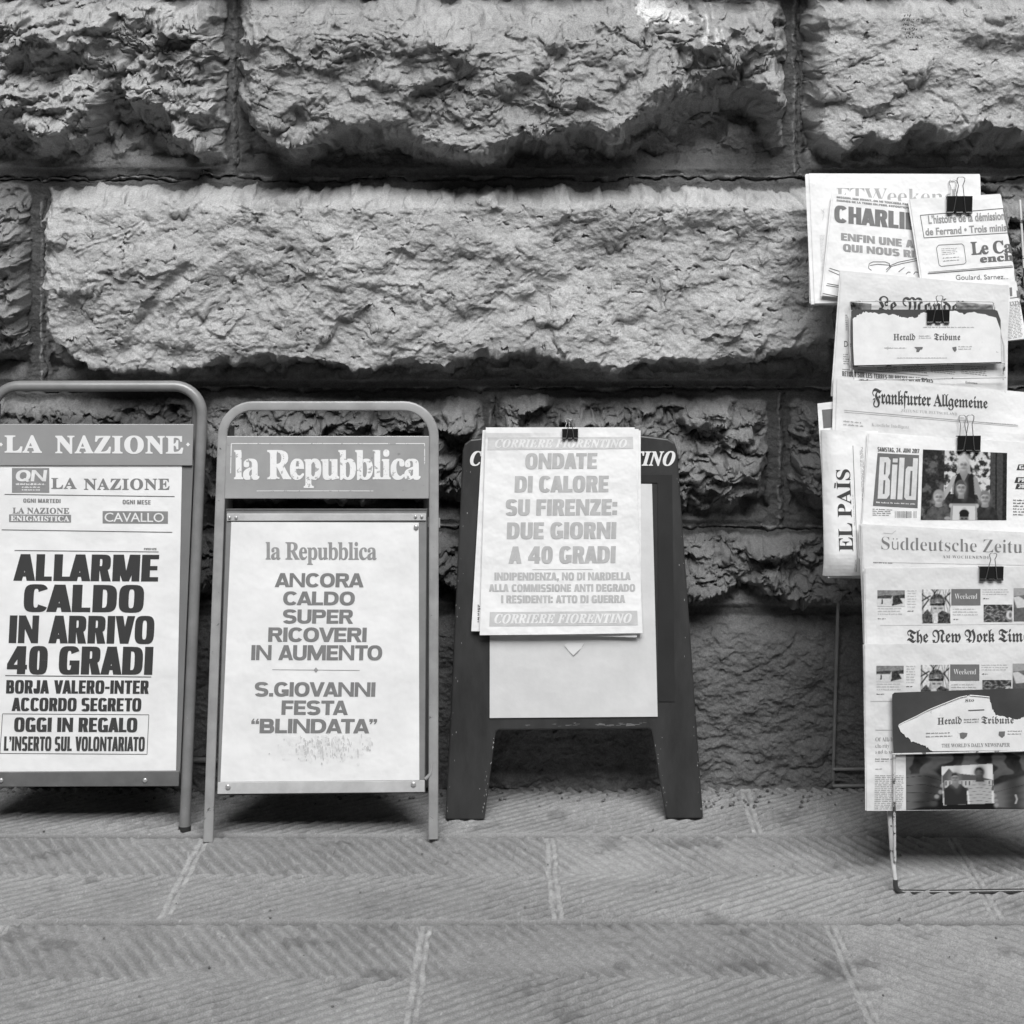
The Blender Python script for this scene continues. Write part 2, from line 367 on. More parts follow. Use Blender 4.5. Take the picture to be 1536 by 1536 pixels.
    # pale plaster left on the top stone, and lime runs below it
    pd = np.maximum(np.abs(u - 993) - 40, np.abs(v - 14) - 26) + fbm(u / 14, v / 14, 4, 61) * 16
    pm = sst(-pd / 4); alb = alb * (1 - pm) + pm * (.62 + fine * .25); h += pm * .008
    for (x, y0, y1) in ((1050, -10, 95), (1062, -10, 108), (1045, 20, 80), (1072, 40, 85)):
        run = np.exp(-((u - x - wu * .5) / 2.0) ** 2) * (v > y0) * (v < y1) * sst(fbm(u / 9, v / 14, 3, 62) * 3 + .55); alb += run * .32
    # mortar lines in the joints
    for x, y0, y1, amt in ((350, -14, 262, .05), (62, 300, 580, .20), (1190, -14, 262, .16), (1168, 590, 788, .12), (736, 590, 650, .12)):
        g = np.exp(-((u - x - joint_wob * 5) / 1.6) ** 2) * (v > y0) * (v < y1) * sst(fbm(u / 40, v / 16, 3, 63) * 3 + .6)
        alb += g * amt; h += g * .004
        d = np.abs(u - x - 6 - joint_wob * 4); h -= np.exp(-(d / 1.3) ** 2) * (v > y0) * (v < y1) * .006
    for y, x0, x1, amt in ((265, 60, 2170, .16), (265, -620, 340, .10), (581, -620, 2170, .20), (789, -620, 2170, .20)):
        g = np.exp(-((v - y - fbm(u / 60, u * 0, 3, 64) * 5) / 1.2) ** 2) * (u > x0) * (u < x1) * sst(fbm(u / 30, v / 40, 3, 65) * 3 + .45)
        alb += g * amt; h += g * .003
        d = np.abs(v - y - 4 - fbm(u / 60, u * 0, 3, 64) * 5); h -= np.exp(-(d / 1.5) ** 2) * .005
    alb = np.clip(alb, .03, .8)
    X = (u - CX) * K; Z = H - (v - HY) * K
    # overhang: what stands out sags a little, so ledges undercut
    gv, gu = np.gradient(h); steep = sst((np.hypot(gv / np.gradient(v, axis=0), gu / np.gradient(u, axis=1)) / K - .5) / 1.2)
    X = X + steep * fbm(u / 26, v / 26, 4, 66, .55) * .014; Z = Z + steep * (facets((u + wu) / 30, v / 24, 9, 10) * .016 + fbm(u / 22, v / 22, 4, 67, .55) * .012)
    Z = Z - np.clip(h, 0, .2) * .10
    V = np.stack([X, -h, Z], -1).reshape(-1, 3)
    o = mesh_obj('stone_wall', V, grid_faces(len(ua), len(va))[:, ::-1].copy(), attr_mat('rusticated_sandstone', .92, bump=.85, bscale=170, var=.30, vscale=300), None, True)
    set_albedo(o, alb)
    tag(o, 'wall of huge rough hewn grey sandstone blocks behind the boards', 'wall')
    return o, (ua, va, h, Z)
wall, WG = build_wall()
def wall_y(px, py):
    ua, va, h, Z = WG
    i = np.clip(np.searchsorted(ua, px), 0, len(ua) - 1); j = np.clip(np.searchsorted(va, py), 0, len(va) - 1)
    return -h[j, i]

# ------------------------------------------------------------------ the chiselled pavement
def build_pavement():
    xa = axis(-3.0, -1.25, 1.25, 3.0, .0021, .012); ya = axis(-3.6, -1.12, .03, .05, .0026, .02)
    x, y = np.meshgrid(xa.astype(np.float32), ya.astype(np.float32))
    z0 = lambda py: H * F / (py - HY) - D          # depth of a photo row on the ground
    j1, j2 = z0(1252), z0(1382); j3 = j2 - .395
    wob = fbm(x / .12, y / .12, 4, 70) * .004
    px = lambda X, Y: CX + X * F / (Y + D)
    def gx(p, q): return lambda Y: (p[0] - CX) * (z0(p[1]) + D) / F + ((q[0] - CX) * (z0(q[1]) + D) / F - (p[0] - CX) * (z0(p[1]) + D) / F) * (Y - z0(p[1])) / (z0(q[1]) - z0(p[1]))
    rows = [(j1, 9, [gx((1118, 1185), (1136, 1252))]), (j2, j1, [gx((305, 1262), (240, 1385)), gx((824, 1253), (838, 1380)), gx((1425, 1253), (1500, 1380))]),
            (j3, j2, [gx((5, 1392), (-40, 1450)), gx((640, 1387), (615, 1536)), gx((1242, 1380), (1310, 1536))])]
    yy = j3
    for k in range(7): rows.append((yy - .39, yy, [(lambda Y, c=c, k=k: c + .37 * (k % 2)) for c in (-1.9, -.9, .1, 1.0, 1.9)])); yy -= .39
    h = np.zeros_like(x); alb = np.full(x.shape, .275, np.float32)
    wx = fbm(x / .05, y / .05, 3, 71) * .004
    wear = sst(fbm(x / .22, y / .16, 4, 72) * 2.2 + .62); wear2 = fbm(x / .03, y / .02, 3, 73)
    jd = np.full(x.shape, 9.0, np.float32)          # distance to a joint
    jv = np.full(x.shape, 9.0, np.float32)
    for ri, (ya_, yb_, joints) in enumerate(rows):
        sel = (y >= ya_) & (y < yb_)
        mid = (ya_ + min(yb_, .17)) / 2
        t = y - mid
        idx = np.zeros(x.shape, np.int32)
        for f in joints: idx += (x > f(y)).astype(np.int32)
        ph = idx * .0041 + ri * .0067
        # lines like > : one slope in the far half, another in the near half
        per = .0225 if ri != 1 else .0205
        far = (x * math.sin(R(52)) + t * math.cos(R(52))) ; near = (x * math.sin(R(36)) - t * math.cos(R(36)) * 1.0)
        # keep the strokes meeting on the centre line
        s = np.where(t > 0, x + t * .60, x * .62 - t) + wx * 1.2 + ph
        per = np.where(t > 0, .0270, .0225) if ri else np.where(t > 0, .025, .0205)
        if ri == 2:
            turn = idx == 3; cx = .52
            s2 = np.where(x - cx + t * .25 < 0, (x - cx) * .62 - t * .78, -(x - cx) * .62 - t * .78) + wx + ph
            s = np.where(turn, s2, s); per = np.where(turn, .0215, per)
        f = s / per; f = f - np.floor(f)
        up = t > 0
        if ri == 2: up = np.where(turn, True, up)
        f = np.where(up, f, 1 - f)
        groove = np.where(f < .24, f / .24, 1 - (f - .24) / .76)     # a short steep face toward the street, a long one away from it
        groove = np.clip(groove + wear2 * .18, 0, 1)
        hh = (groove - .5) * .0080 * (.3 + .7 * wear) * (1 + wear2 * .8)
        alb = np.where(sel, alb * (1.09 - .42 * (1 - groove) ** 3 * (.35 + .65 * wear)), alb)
        h = np.where(sel, hh + (idx * 37 % 5 - 2) * .0006, h)
        d = np.minimum(np.abs(y - ya_ + wob), np.abs(yb_ - y + wob)); jd = np.where(sel, d, jd)
        for f_ in joints: jv = np.where(sel, np.minimum(jv, np.abs(x - f_(y) + wob * 1.5)), jv)
        tone = np.array([.95, 1.06, 1.0, .93, 1.08, 1.02])[(idx + ri * 2) % 6]; alb = np.where(sel, alb * tone, alb)
    alb *= 1 + fbm(x / .25, y / .2, 5, 74, .6) * .35 + fbm(x / .012, y / .012, 4, 75, .65) * .30
    h += fbm(x / .35, y / .3, 3, 76) * .004 + fbm(x / .02, y / .014, 4, 77, .6) * .0016
    # pits
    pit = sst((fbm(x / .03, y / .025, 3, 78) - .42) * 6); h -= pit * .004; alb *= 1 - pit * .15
    # joints: vertical ones filled with pale smooth mortar, long ones a thin open crack with a smooth margin
    mv = 1 - sst((jv - .010) / .002); hv = fbm(x / .02, y / .02, 3, 79) * .0012
    h = h * (1 - mv) + mv * (-.0016 + hv); alb = alb * (1 - mv) + mv * .37 * (1 + fbm(x / .02, y / .02, 4, 80) * .5)
    ck = np.exp(-((jv - .001) / .0011) ** 2); alb *= 1 - ck * .35; h -= ck * .005 * sst(fbm(x / .05, y / .03, 2, 81) * 3 + .6)
    mh = 1 - sst((jd - .011) / .004); h = h * (1 - mh) + mh * (-.001 + hv); alb = alb * (1 - mh) + mh * .30
    ck = np.exp(-((jd + .0015 * wear2) / .0072) ** 2) * sst(fbm(x / .12, y / .5, 3, 86) * 2.2 + .9); h -= ck * .020; alb *= 1 - ck * .80
    stn = sst(fbm(x / .16, y / .10, 5, 84, .6) * 4 - .7); alb *= 1 - stn * .30
    gum = np.zeros_like(x)
    for gx_, gy_, gr in ((.62, -.42, .014), (-.35, -.66, .011), (.18, -.80, .013), (-.78, -.47, .010), (.93, -.72, .015), (.40, -.33, .009)): gum = np.maximum(gum, 1 - sst((np.hypot(x - gx_, (y - gy_)) + wob * .8 - gr) / .003))
    alb *= 1 - gum * .22; h += gum * .0012
    # crumbs and pale flecks
    fl = sst((fbm(x / .006, y / .006, 2, 82) - .52) * 9); alb += fl * .12
    alb = np.clip(alb, .05, .6)
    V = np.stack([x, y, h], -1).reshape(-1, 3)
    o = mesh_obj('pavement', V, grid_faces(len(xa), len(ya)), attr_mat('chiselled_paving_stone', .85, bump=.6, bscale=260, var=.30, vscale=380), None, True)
    set_albedo(o, alb); tag(o, kind='structure')
    # the street beyond the modelled slabs
    g = MB(); g.add([(-60, -60, -.03), (60, -60, -.03), (60, .6, -.03), (-60, .6, -.03)], [(0, 1, 2, 3)])
    tag(g.build('ground', mat('street_stone', .19, .9, var=.2, scale=6)), kind='structure')
build_pavement()

def opposite_building():
    # unseen other side of the narrow street, added to close off the low sky
    Yb = -8.2; root = thing('building', 'unseen tall plastered house added across the narrow street, with louvred shutters', 'building', (0, Yb, 0))
    m = MB(); bx = lambda x0, x1, z0, z1, y0, y1: m.hexa([(x0, y1, z0), (x1, y1, z0), (x1, y1, z1), (x0, y1, z1)], [(x0, y0, z0), (x1, y0, z0), (x1, y0, z1), (x0, y0, z1)])
    bx(-16, 16, -.1, 7.4, Yb - 1, Yb); m.build('wall', mat('house_plaster', .30, .9, var=.2, scale=2), root)
    m = MB(); bx(-16, 16, 3.3, 3.5, Yb, Yb + .18); bx(-16, 16, 7.2, 7.5, Yb, Yb + .4); m.build('cornice', mat('house_stone', .35, .9, var=.2, scale=4), root)
    for i in range(9):
        x = -8.4 + i * 2.1
        m = MB(); bx(x - .62, x + .62, .5, 2.7, Yb, Yb + .05); f = m.build('window', mat('shutter_board', .06, .6), root)
        m = MB()
        for k in range(26): z = .56 + k * .082; m.hexa([(x - .58, Yb + .11, z), (x + .58, Yb + .11, z), (x + .58, Yb + .115, z + .012), (x - .58, Yb + .115, z + .012)], [(x - .58, Yb + .055, z + .04), (x + .58, Yb + .055, z + .04), (x + .58, Yb + .055, z + .055), (x - .58, Yb + .055, z + .055)])
        m.build('shutter', mat('shutter_paint', .45, .5), f)
opposite_building()

# ------------------------------------------------------------------ lettering and printed matter
def _math(s, cap, low, dig=None):
    r = ''
    for c in s:
        if 'A' <= c <= 'Z' and cap: r += chr(cap + ord(c) - 65)
        elif 'a' <= c <= 'z' and low: r += chr(low + ord(c) - 97)
        elif '0' <= c <= '9' and dig: r += chr(dig + ord(c) - 48)
        else: r += c
    return r
STY = {'sans': lambda s: s, 'bold': lambda s: s, 'gothic': lambda s: ''.join(_math(c, 0x1D400, 0) if c in 'HA' else _math(c, 0x1D56C, 0x1D586) for c in s), 'serif': lambda s: _math(s, 0x1D400, 0x1D41A, 0x1D7CE),
       'serifit': lambda s: _math(s, 0x1D468, 0x1D482, 0x1D7CE), 'frak': lambda s: _math(s, 0x1D56C, 0x1D586, 0x1D7CE)}
_tc = {}
def glyphs(s, style, wt, spacing=1.0, res=3):
    key = (s, style, wt, spacing)
    if key in _tc: return _tc[key]
    c = bpy.data.curves.new('t', 'FONT'); c.body = STY[style](s); c.offset = wt; c.resolution_u = res; c.space_character = spacing
    o = bpy.data.objects.new('t', c); C.objects.link(o); bpy.context.view_layer.update()
    e = o.evaluated_get(bpy.context.evaluated_depsgraph_get()); m = e.to_mesh()
    co = np.empty(len(m.vertices) * 3, np.float32); m.vertices.foreach_get('co', co); co = co.reshape(-1, 3)[:, :2].astype(float)
    fc = [tuple(p.vertices) for p in m.polygons]
    e.to_mesh_clear(); bpy.data.objects.remove(o); bpy.data.curves.remove(c)
    _tc[key] = (co, fc)
    return co, fc
BLK = {'impact': (.27, .165, .64, 3.6, .055), 'helv': (.265, .205, .90, 2.35, .045), 'futura': (.285, .20, .70, 2.8, .045), 'cond': (.20, .15, .50, 3.4, .08)}
def block_glyph(c, S_):
    s, b, w0, n, gap = S_; P = []
    def rect(x0, y0, x1, y1): P.append([(x0, y0), (x1, y0), (x1, y1), (x0, y1)])
    def ring(cx, cy, rx, ry, a0, a1, si=None, bi=None, k=14):
        si = si or s; bi = bi or b
        def pt(a, RX, RY):
            ca, sa = math.cos(R(a)), math.sin(R(a))
            return (cx + RX * math.copysign(abs(ca) ** (2 / n), ca), cy + RY * math.copysign(abs(sa) ** (2 / n), sa))
        m = max(3, int(k * abs(a1 - a0) / 180))
        for i in range(m):
            p, q = a0 + (a1 - a0) * i / m, a0 + (a1 - a0) * (i + 1) / m
            P.append([pt(p, rx, ry), pt(q, rx, ry), pt(q, rx - si, ry - bi), pt(p, rx - si, ry - bi)])
    def bowl(x1, y0, y1):
        ry = (y1 - y0) / 2; rx = min(x1 * .62, max(ry, s * 1.12)); cx = x1 - rx
        rect(0, y1 - b, cx, y1); rect(0, y0, cx, y0 + b); ring(cx, y0 + ry, rx, ry, -90, 90)
    w = w0
    if c in 'O0Q':
        w = w0 * (1.08 if c != '0' else .95); ring(w / 2, .5, w / 2, .51, 0, 360)
        if c == 'Q': P.append([(w * .5, .2), (w * .62, .30), (w, .02), (w * .8, -.06)])
    elif c in 'CG':
        w = w0 * 1.05; ring(w / 2, .5, w / 2, .51, 28 if n > 3 else 38, 332 if n > 3 else 322)
        if c == 'G': rect(w - s, .0 if n > 3 else .06, w, .46); rect(w * .52, .46 - b * .8, w, .46 + .04)
    elif c == 'D': w = w0 * 1.04; rect(0, 0, s, 1); rx = w * .56; rect(0, 1 - b, w - rx, 1); rect(0, 0, w - rx, b); ring(w - rx, .5, rx, .5, -90, 90)
    elif c in 'BPR':
        w = w0 * .98; rect(0, 0, s, 1)
        if c == 'B': bowl(w * .95, .5 - b * .42, 1); bowl(w, 0, .5 + b * .42)
        else: bowl(w * (.98 if c == 'R' else 1), .40, 1)
        if c == 'R': P.append([(w * .42, .46), (w * .42 + s * .95, .46), (w * 1.02, 0), (w * 1.02 - s * 1.08, 0)])
    elif c in 'EFL':
        w = w0 * (.84 if c != 'L' else .80); rect(0, 0, s, 1)
        if c != 'L': rect(0, 1 - b, w, 1); rect(0, .5 - b * .48, w * .93, .5 + b * .48)
        if c != 'F': rect(0, 0, w, b)
    elif c in 'I1': w = s; rect(0, 0, s, 1); (P.append([(-.14, .62), (0, .66), (0, 1), (-.02, .86), (-.14, .80)]) if c == '1' else None)
    elif c == 'H': rect(0, 0, s, 1); rect(w - s, 0, w, 1); rect(0, .5 - b / 2, w, .5 + b / 2)
    elif c == 'T': w = w0 * .92; rect(0, 1 - b, w, 1); rect(w / 2 - s / 2, 0, w / 2 + s / 2, 1)
    elif c == 'U': rect(0, .32, s, 1); rect(w - s, .32, w, 1); ring(w / 2, .33, w / 2, .34, 180, 360)
    elif c == 'J': w = w0 * .8; rect(w - s, .3, w, 1); ring(w / 2, .32, w / 2, .33, 180, 360); rect(0, .30, s, .38)
    elif c in 'AV':
        w = w0 * 1.08; t = s * 1.12; f = (lambda y: y) if c == 'A' else (lambda y: 1 - y); yi = (w / 2 - s) / (w / 2 - t / 2)
        P.append([(0, f(0)), (s, f(0)), (w / 2, f(yi)), (w / 2, f(1)), (w / 2 - t / 2, f(1))]); P.append([(w, f(0)), (w - s, f(0)), (w / 2, f(yi)), (w / 2, f(1)), (w / 2 + t / 2, f(1))])
        if c == 'A': rect(w * .2, .16, w * .8, .16 + b * .95)
    elif c == 'N': w = w0 * 1.12; q = s * .86; rect(0, 0, q, 1); rect(w - q, 0, w, 1); P.append([(0, 1), (q * 1.05, 1), (w, 0), (w - q * 1.05, 0)])
    elif c == 'M':
        w = w0 * 1.34; q = s * .92; rect(0, 0, q, 1); rect(w - q, 0, w, 1)
        P.append([(0, 1), (q * 1.35, 1), (w / 2, .40), (w / 2, 0), (w / 2 - q * .42, 0)]); P.append([(w, 1), (w - q * 1.35, 1), (w / 2, .40), (w / 2, 0), (w / 2 + q * .42, 0)])
    elif c == 'Z': w = w0 * .9; rect(0, 0, w, b); rect(0, 1 - b, w, 1); P.append([(0, b), (w - s * 1.2, 1 - b), (w, 1 - b), (s * 1.2, b)])
    elif c == 'X': P.append([(0, 0), (s, 0), (w, 1), (w - s, 1)]); P.append([(w, 0), (w - s, 0), (0, 1), (s, 1)])
    elif c == 'S':
        h = .5 + b / 2; w = w0 * .98; ring(w / 2, 1.01 - h / 2, w / 2, h / 2, 22, 270); ring(w / 2, h / 2 - .01, w / 2, h / 2, -158, 90)
    elif c == '4': w = w0 * 1.02; rect(w * .92 - s, 0, w * .92, 1); rect(0, .17, w, .17 + b); P.append([(0, .17), (0, .36), (w * .92 - s * 1.1, 1), (w * .92 - s * .2, 1), (w * .92 - s * .2, .88), (s * .85, .36), (s * .85, .17)])
    elif c == '2': h = .60; w = w0 * .92; ring(w / 2, 1.0 - h / 2, w / 2, h / 2, 165, -30); rect(0, 0, w, b); P.append([(0, b), (w - s * .9, .56), (w - .01, .56), (s * 1.25, b)])
    elif c == '7': w = w0 * .88; rect(0, 1 - b, w, 1); P.append([(w * .12, 0), (w * .12 + s, 0), (w, 1 - b), (w - s * 1.1, 1 - b)])
    elif c == '.': w = s; rect(0, 0, s, s * .9)
    elif c == ':': w = s; rect(0, .02, s, .02 + s * .95); rect(0, .55, s, .55 + s * .95)
    elif c == ',': w = s; P.append([(0, s * .9), (0, .0), (s * .35, .0), (s * .1, -.16), (s * .45, -.16), (s, .02), (s, s * .9)])
    elif c == '’': w = s * .9; P.append([(0, 1), (0, .78), (s * .4, .78), (s * .1, .62), (s * .45, .62), (s * .9, .80), (s * .9, 1)])
    elif c in '“”':
        for o in (0, s * .95):
            q = [(0, 1), (0, .80), (s * .36, .80), (s * .1, .64), (s * .42, .64), (s * .8, .82), (s * .8, 1)]
            if c == '“': q = [(s * .8 - x, 1.64 - y) for x, y in q]
            P.append([(x + o, y) for x, y in q])
        w = s * 1.75
    elif c == '-': w = s * 1.3; rect(0, .36, w, .36 + b)
    else: w = w0 * .40
    return P, w
def block_text(txt, style):
    S_ = BLK[style]; x = 0.0; V = []; Fc = []; O = []
    prev = ' '
    for c in txt:
        P, w = block_glyph(c, S_)
        if c != ' ' and prev != ' ':                     # slanted and open letters sit closer
            x -= .05 * ((c in 'AV') + (prev in 'AV') + (prev in 'LCT') * (c in 'AOV') + (prev == 'A') * (c == 'T')) * S_[2] / .7
        prev = c
        for k, p in enumerate(P):
            ar = sum(p[i][0] * p[(i + 1) % len(p)][1] - p[(i + 1) % len(p)][0] * p[i][1] for i in range(len(p)))
            if ar < 0: p = p[::-1]
            b = len(V); V += [(x + a, y) for a, y in p]; Fc.append(tuple(range(b, b + len(p)))); O += [k * 1.0e-5] * len(p)
        x += w + S_[4]
    return np.array(V), Fc, np.array(O)
def quad(x0, y0, x1, y1, dy=0.0, sk=0.0):
    """TL, TR, BR, BL; dy: how much lower the right end is; sk: top shifted right"""
    return [(x0 + sk, y0), (x1 + sk, y0 + dy), (x1, y1 + dy), (x0, y1)]
def bil(q, s, t):
    q = np.asarray(q, float); s = np.asarray(s)[..., None]; t = np.asarray(t)[..., None]
    return (q[0] * (1 - s) + q[1] * s) * (1 - t) + (q[3] * (1 - s) + q[2] * s) * t

class Print:
    """collects flat print (letters, rules, boxes) on a Plane, in photo pixels; every string, rule or block becomes a mesh of its own"""
    def __init__(s, plane, off=.0006): s.pl = plane; s.items = []; s.off = off; s.hold = False
    def _add(s, P2, fc, off=0.0, new=False):
        if new or not s.items or not s.hold and new is not None: s.items.append(([], [], []))
        V, Fc, O = s.items[-1]; b = len(V)
        V += [tuple(p) for p in P2]; Fc += [tuple(i + b for i in f) for f in fc]; O += [off] * len(P2)
    def start(s): s.items.append(([], [], []))
    def text(s, txt, q, style='bold', wt=0.0, spacing=1.0, cap=True, shear=0.0):
        if style in BLK:
            co, fc, O = block_text(txt, style)
            if shear: co[:, 0] += co[:, 1] * shear
            x0, x1 = co[:, 0].min(), co[:, 0].max(); s.start(); b2 = bil(q, (co[:, 0] - x0) / (x1 - x0), 1 - co[:, 1])
            V, Fc, OO = s.items[-1]; V += [tuple(p) for p in b2]; Fc += fc; OO += list(O); return s
        r = wt + .046 if style == 'bold' else wt
        co, fc = glyphs(txt, style, min(r, 0), spacing * (1 + 1.5 * r) if r > 0 else spacing)
        if len(co) == 0: return s
        if shear: co = co.copy(); co[:, 0] += co[:, 1] * shear
        hc, _ = glyphs('H', style if style not in ('frak', 'gothic') else 'serif', min(r, 0))
        ch = hc[:, 1].max(); x0, x1 = co[:, 0].min(), co[:, 0].max()
        s.start()
        rx = max(r, 0); ry = rx * .62
        shifts = [(0, 0)] if rx == 0 else [(i * rx, j * ry) for i in (-1, 0, 1) for j in (-1, 0, 1)]
        for k, (dx, dy) in enumerate(shifts):          # heavier strokes: the same letter laid over itself a hair apart
            s._add(bil(q, (co[:, 0] + dx - x0 + rx) / (x1 - x0 + 2 * rx), 1 - (co[:, 1] + dy + ry) / (ch + 2 * ry)), fc, k * 1.2e-5, None)
        return s
    def box(s, q, off=0.0, nu=1, nv=1):
        if not s.hold: s.start()
        for i in range(nu):
            for j in range(nv):
                s._add(bil(q, np.array([i, i + 1, i + 1, i]) / nu, np.array([j, j, j + 1, j + 1]) / nv), [(3, 2, 1, 0)], off, None)
        return s
    def poly(s, pts, off=0.0):
        if not s.hold: s.start()
        s._add(pts, [tuple(range(len(pts)))[::-1]], off, None); return s
    def line(s, a, b, wd=1.0, n=4, off=0.0):
        a = np.array(a, float); b = np.array(b, float); d = b - a; d /= np.linalg.norm(d); nn = np.array([-d[1], d[0]]) * wd / 2
        return s.box([a - nn, b - nn, b + nn, a + nn], off, n, 1)
    def path(s, pts, wd=1.0):
        h = s.hold
        if not h: s.start()
        s.hold = True
        for k, (a, b) in enumerate(zip(pts[:-1], pts[1:])): s.line(a, b, wd, 1, k * 3e-6)
        s.hold = h; return s
    def frame(s, q, wd=1.0): return s.path(list(q) + [q[0]], wd)
    def lines(s, q, n, fill=.55, seed=0, ragged=.12, unit=3.2):
        """n lines of print too small to read: word-long dashes of uneven height"""
        rr = random.Random(seed); q = np.asarray(q, float); W = np.linalg.norm(q[1] - q[0])
        if not s.hold: s.start()
        for i in range(n):
            t0 = i / n; t1 = (i + fill) / n; x = 0.0; end = 1 - rr.random() * ragged
            while x < end:
                wl = rr.uniform(.6, 2.4) * unit / W; xe = min(x + wl, end)
                while x < xe:                                    # letters of a word: strokes of uneven height
                    x1 = min(x + .34 * unit / W, xe); u = rr.uniform(0, .45) * (t1 - t0); l = rr.uniform(0, .12) * (t1 - t0)
                    s._add(bil(q, [x, x1, x1, x], [t0 + u, t0 + u, t1 - l, t1 - l]), [(3, 2, 1, 0)], 0, None); x = x1 + .06 * unit / W
                x = xe + .38 * unit / W
        return s
    def build(s, name, m, parent, cuts=0, label=None):
        o = None
        for V, Fc, O in s.items:
            if not V: continue
            V = np.array(V); O = np.array(O)
            if cuts:                                     # cut the letters finely enough to follow a curved page
                bm = bmesh.new(); vs = [bm.verts.new((x, y, o_)) for (x, y), o_ in zip(V, O)]
                for f in Fc:
                    try: bm.faces.new([vs[i] for i in f])
                    except ValueError: pass
                for ax in (0, 1):
                    lo, hi = V[:, ax].min(), V[:, ax].max(); p = math.ceil(lo / cuts) * cuts
                    while p < hi:
                        no = (1, 0, 0) if ax == 0 else (0, 1, 0)
                        bmesh.ops.bisect_plane(bm, geom=bm.verts[:] + bm.edges[:] + bm.faces[:], plane_co=(p * no[0], p * no[1], 0), plane_no=no, dist=1e-7); p += cuts
                bm.verts.index_update(); V = np.array([v.co[:2] for v in bm.verts]); O = np.array([v.co[2] for v in bm.verts]); Fc = [tuple(v.index for v in f.verts) for f in bm.faces]; bm.free()
            P = s.pl.P(V[:, 0], V[:, 1], s.off) + O[:, None] * s.pl.n
            o = mesh_obj(name, P, Fc, m, parent)
            if label: o['label'] = label
        return o

def sheet(name, pl, q, m, parent, th=.0008, nu=24, nv=24, jit=0.0, back=0.0, copies=1, ragged=None, mb=None):
    """a sheet (or a bundle of sheets) of paper with thickness lying on a Plane; back pushes it behind the Plane"""
    own = mb is None; mb = mb or MB(); rr = random.Random(len(name) + int(q[0][0]))
    for c in range(copies):
        qq = [(x + rr.uniform(-jit, jit), y + rr.uniform(-jit, jit)) for x, y in q]
        s, t = np.meshgrid(np.linspace(0, 1, nu + 1), np.linspace(0, 1, nv + 1)); p2 = bil(qq, s, t)
        a = pl.P(p2[..., 0], p2[..., 1], -back * (c + 1) if copies > 1 or back else 0.0)
        if ragged is not None: pass
        b = a - pl.n * th
        n = nu + 1; N = n * (nv + 1)
        V = list(a.reshape(-1, 3)) + list(b.reshape(-1, 3)); Fc = []
        for j in range(nv):
            for i in range(nu):
                k = j * n + i; Fc.append((k + n, k + n + 1, k + 1, k)); Fc.append((N + k, N + k + 1, N + k + n + 1, N + k + n))
        for i in range(nu): Fc.append((i, i + 1, N + i + 1, N + i)); k = nv * n + i; Fc.append((k + 1, k, N + k, N + k + 1))
        for j in range(nv): k = j * n; Fc.append((k + n, k, N + k, N + k + n)); k = j * n + nu; Fc.append((k, k + n, N + k + n, N + k))
        mb.add(V, Fc)
    return mb.build(name, m, parent, smooth=False) if own else None

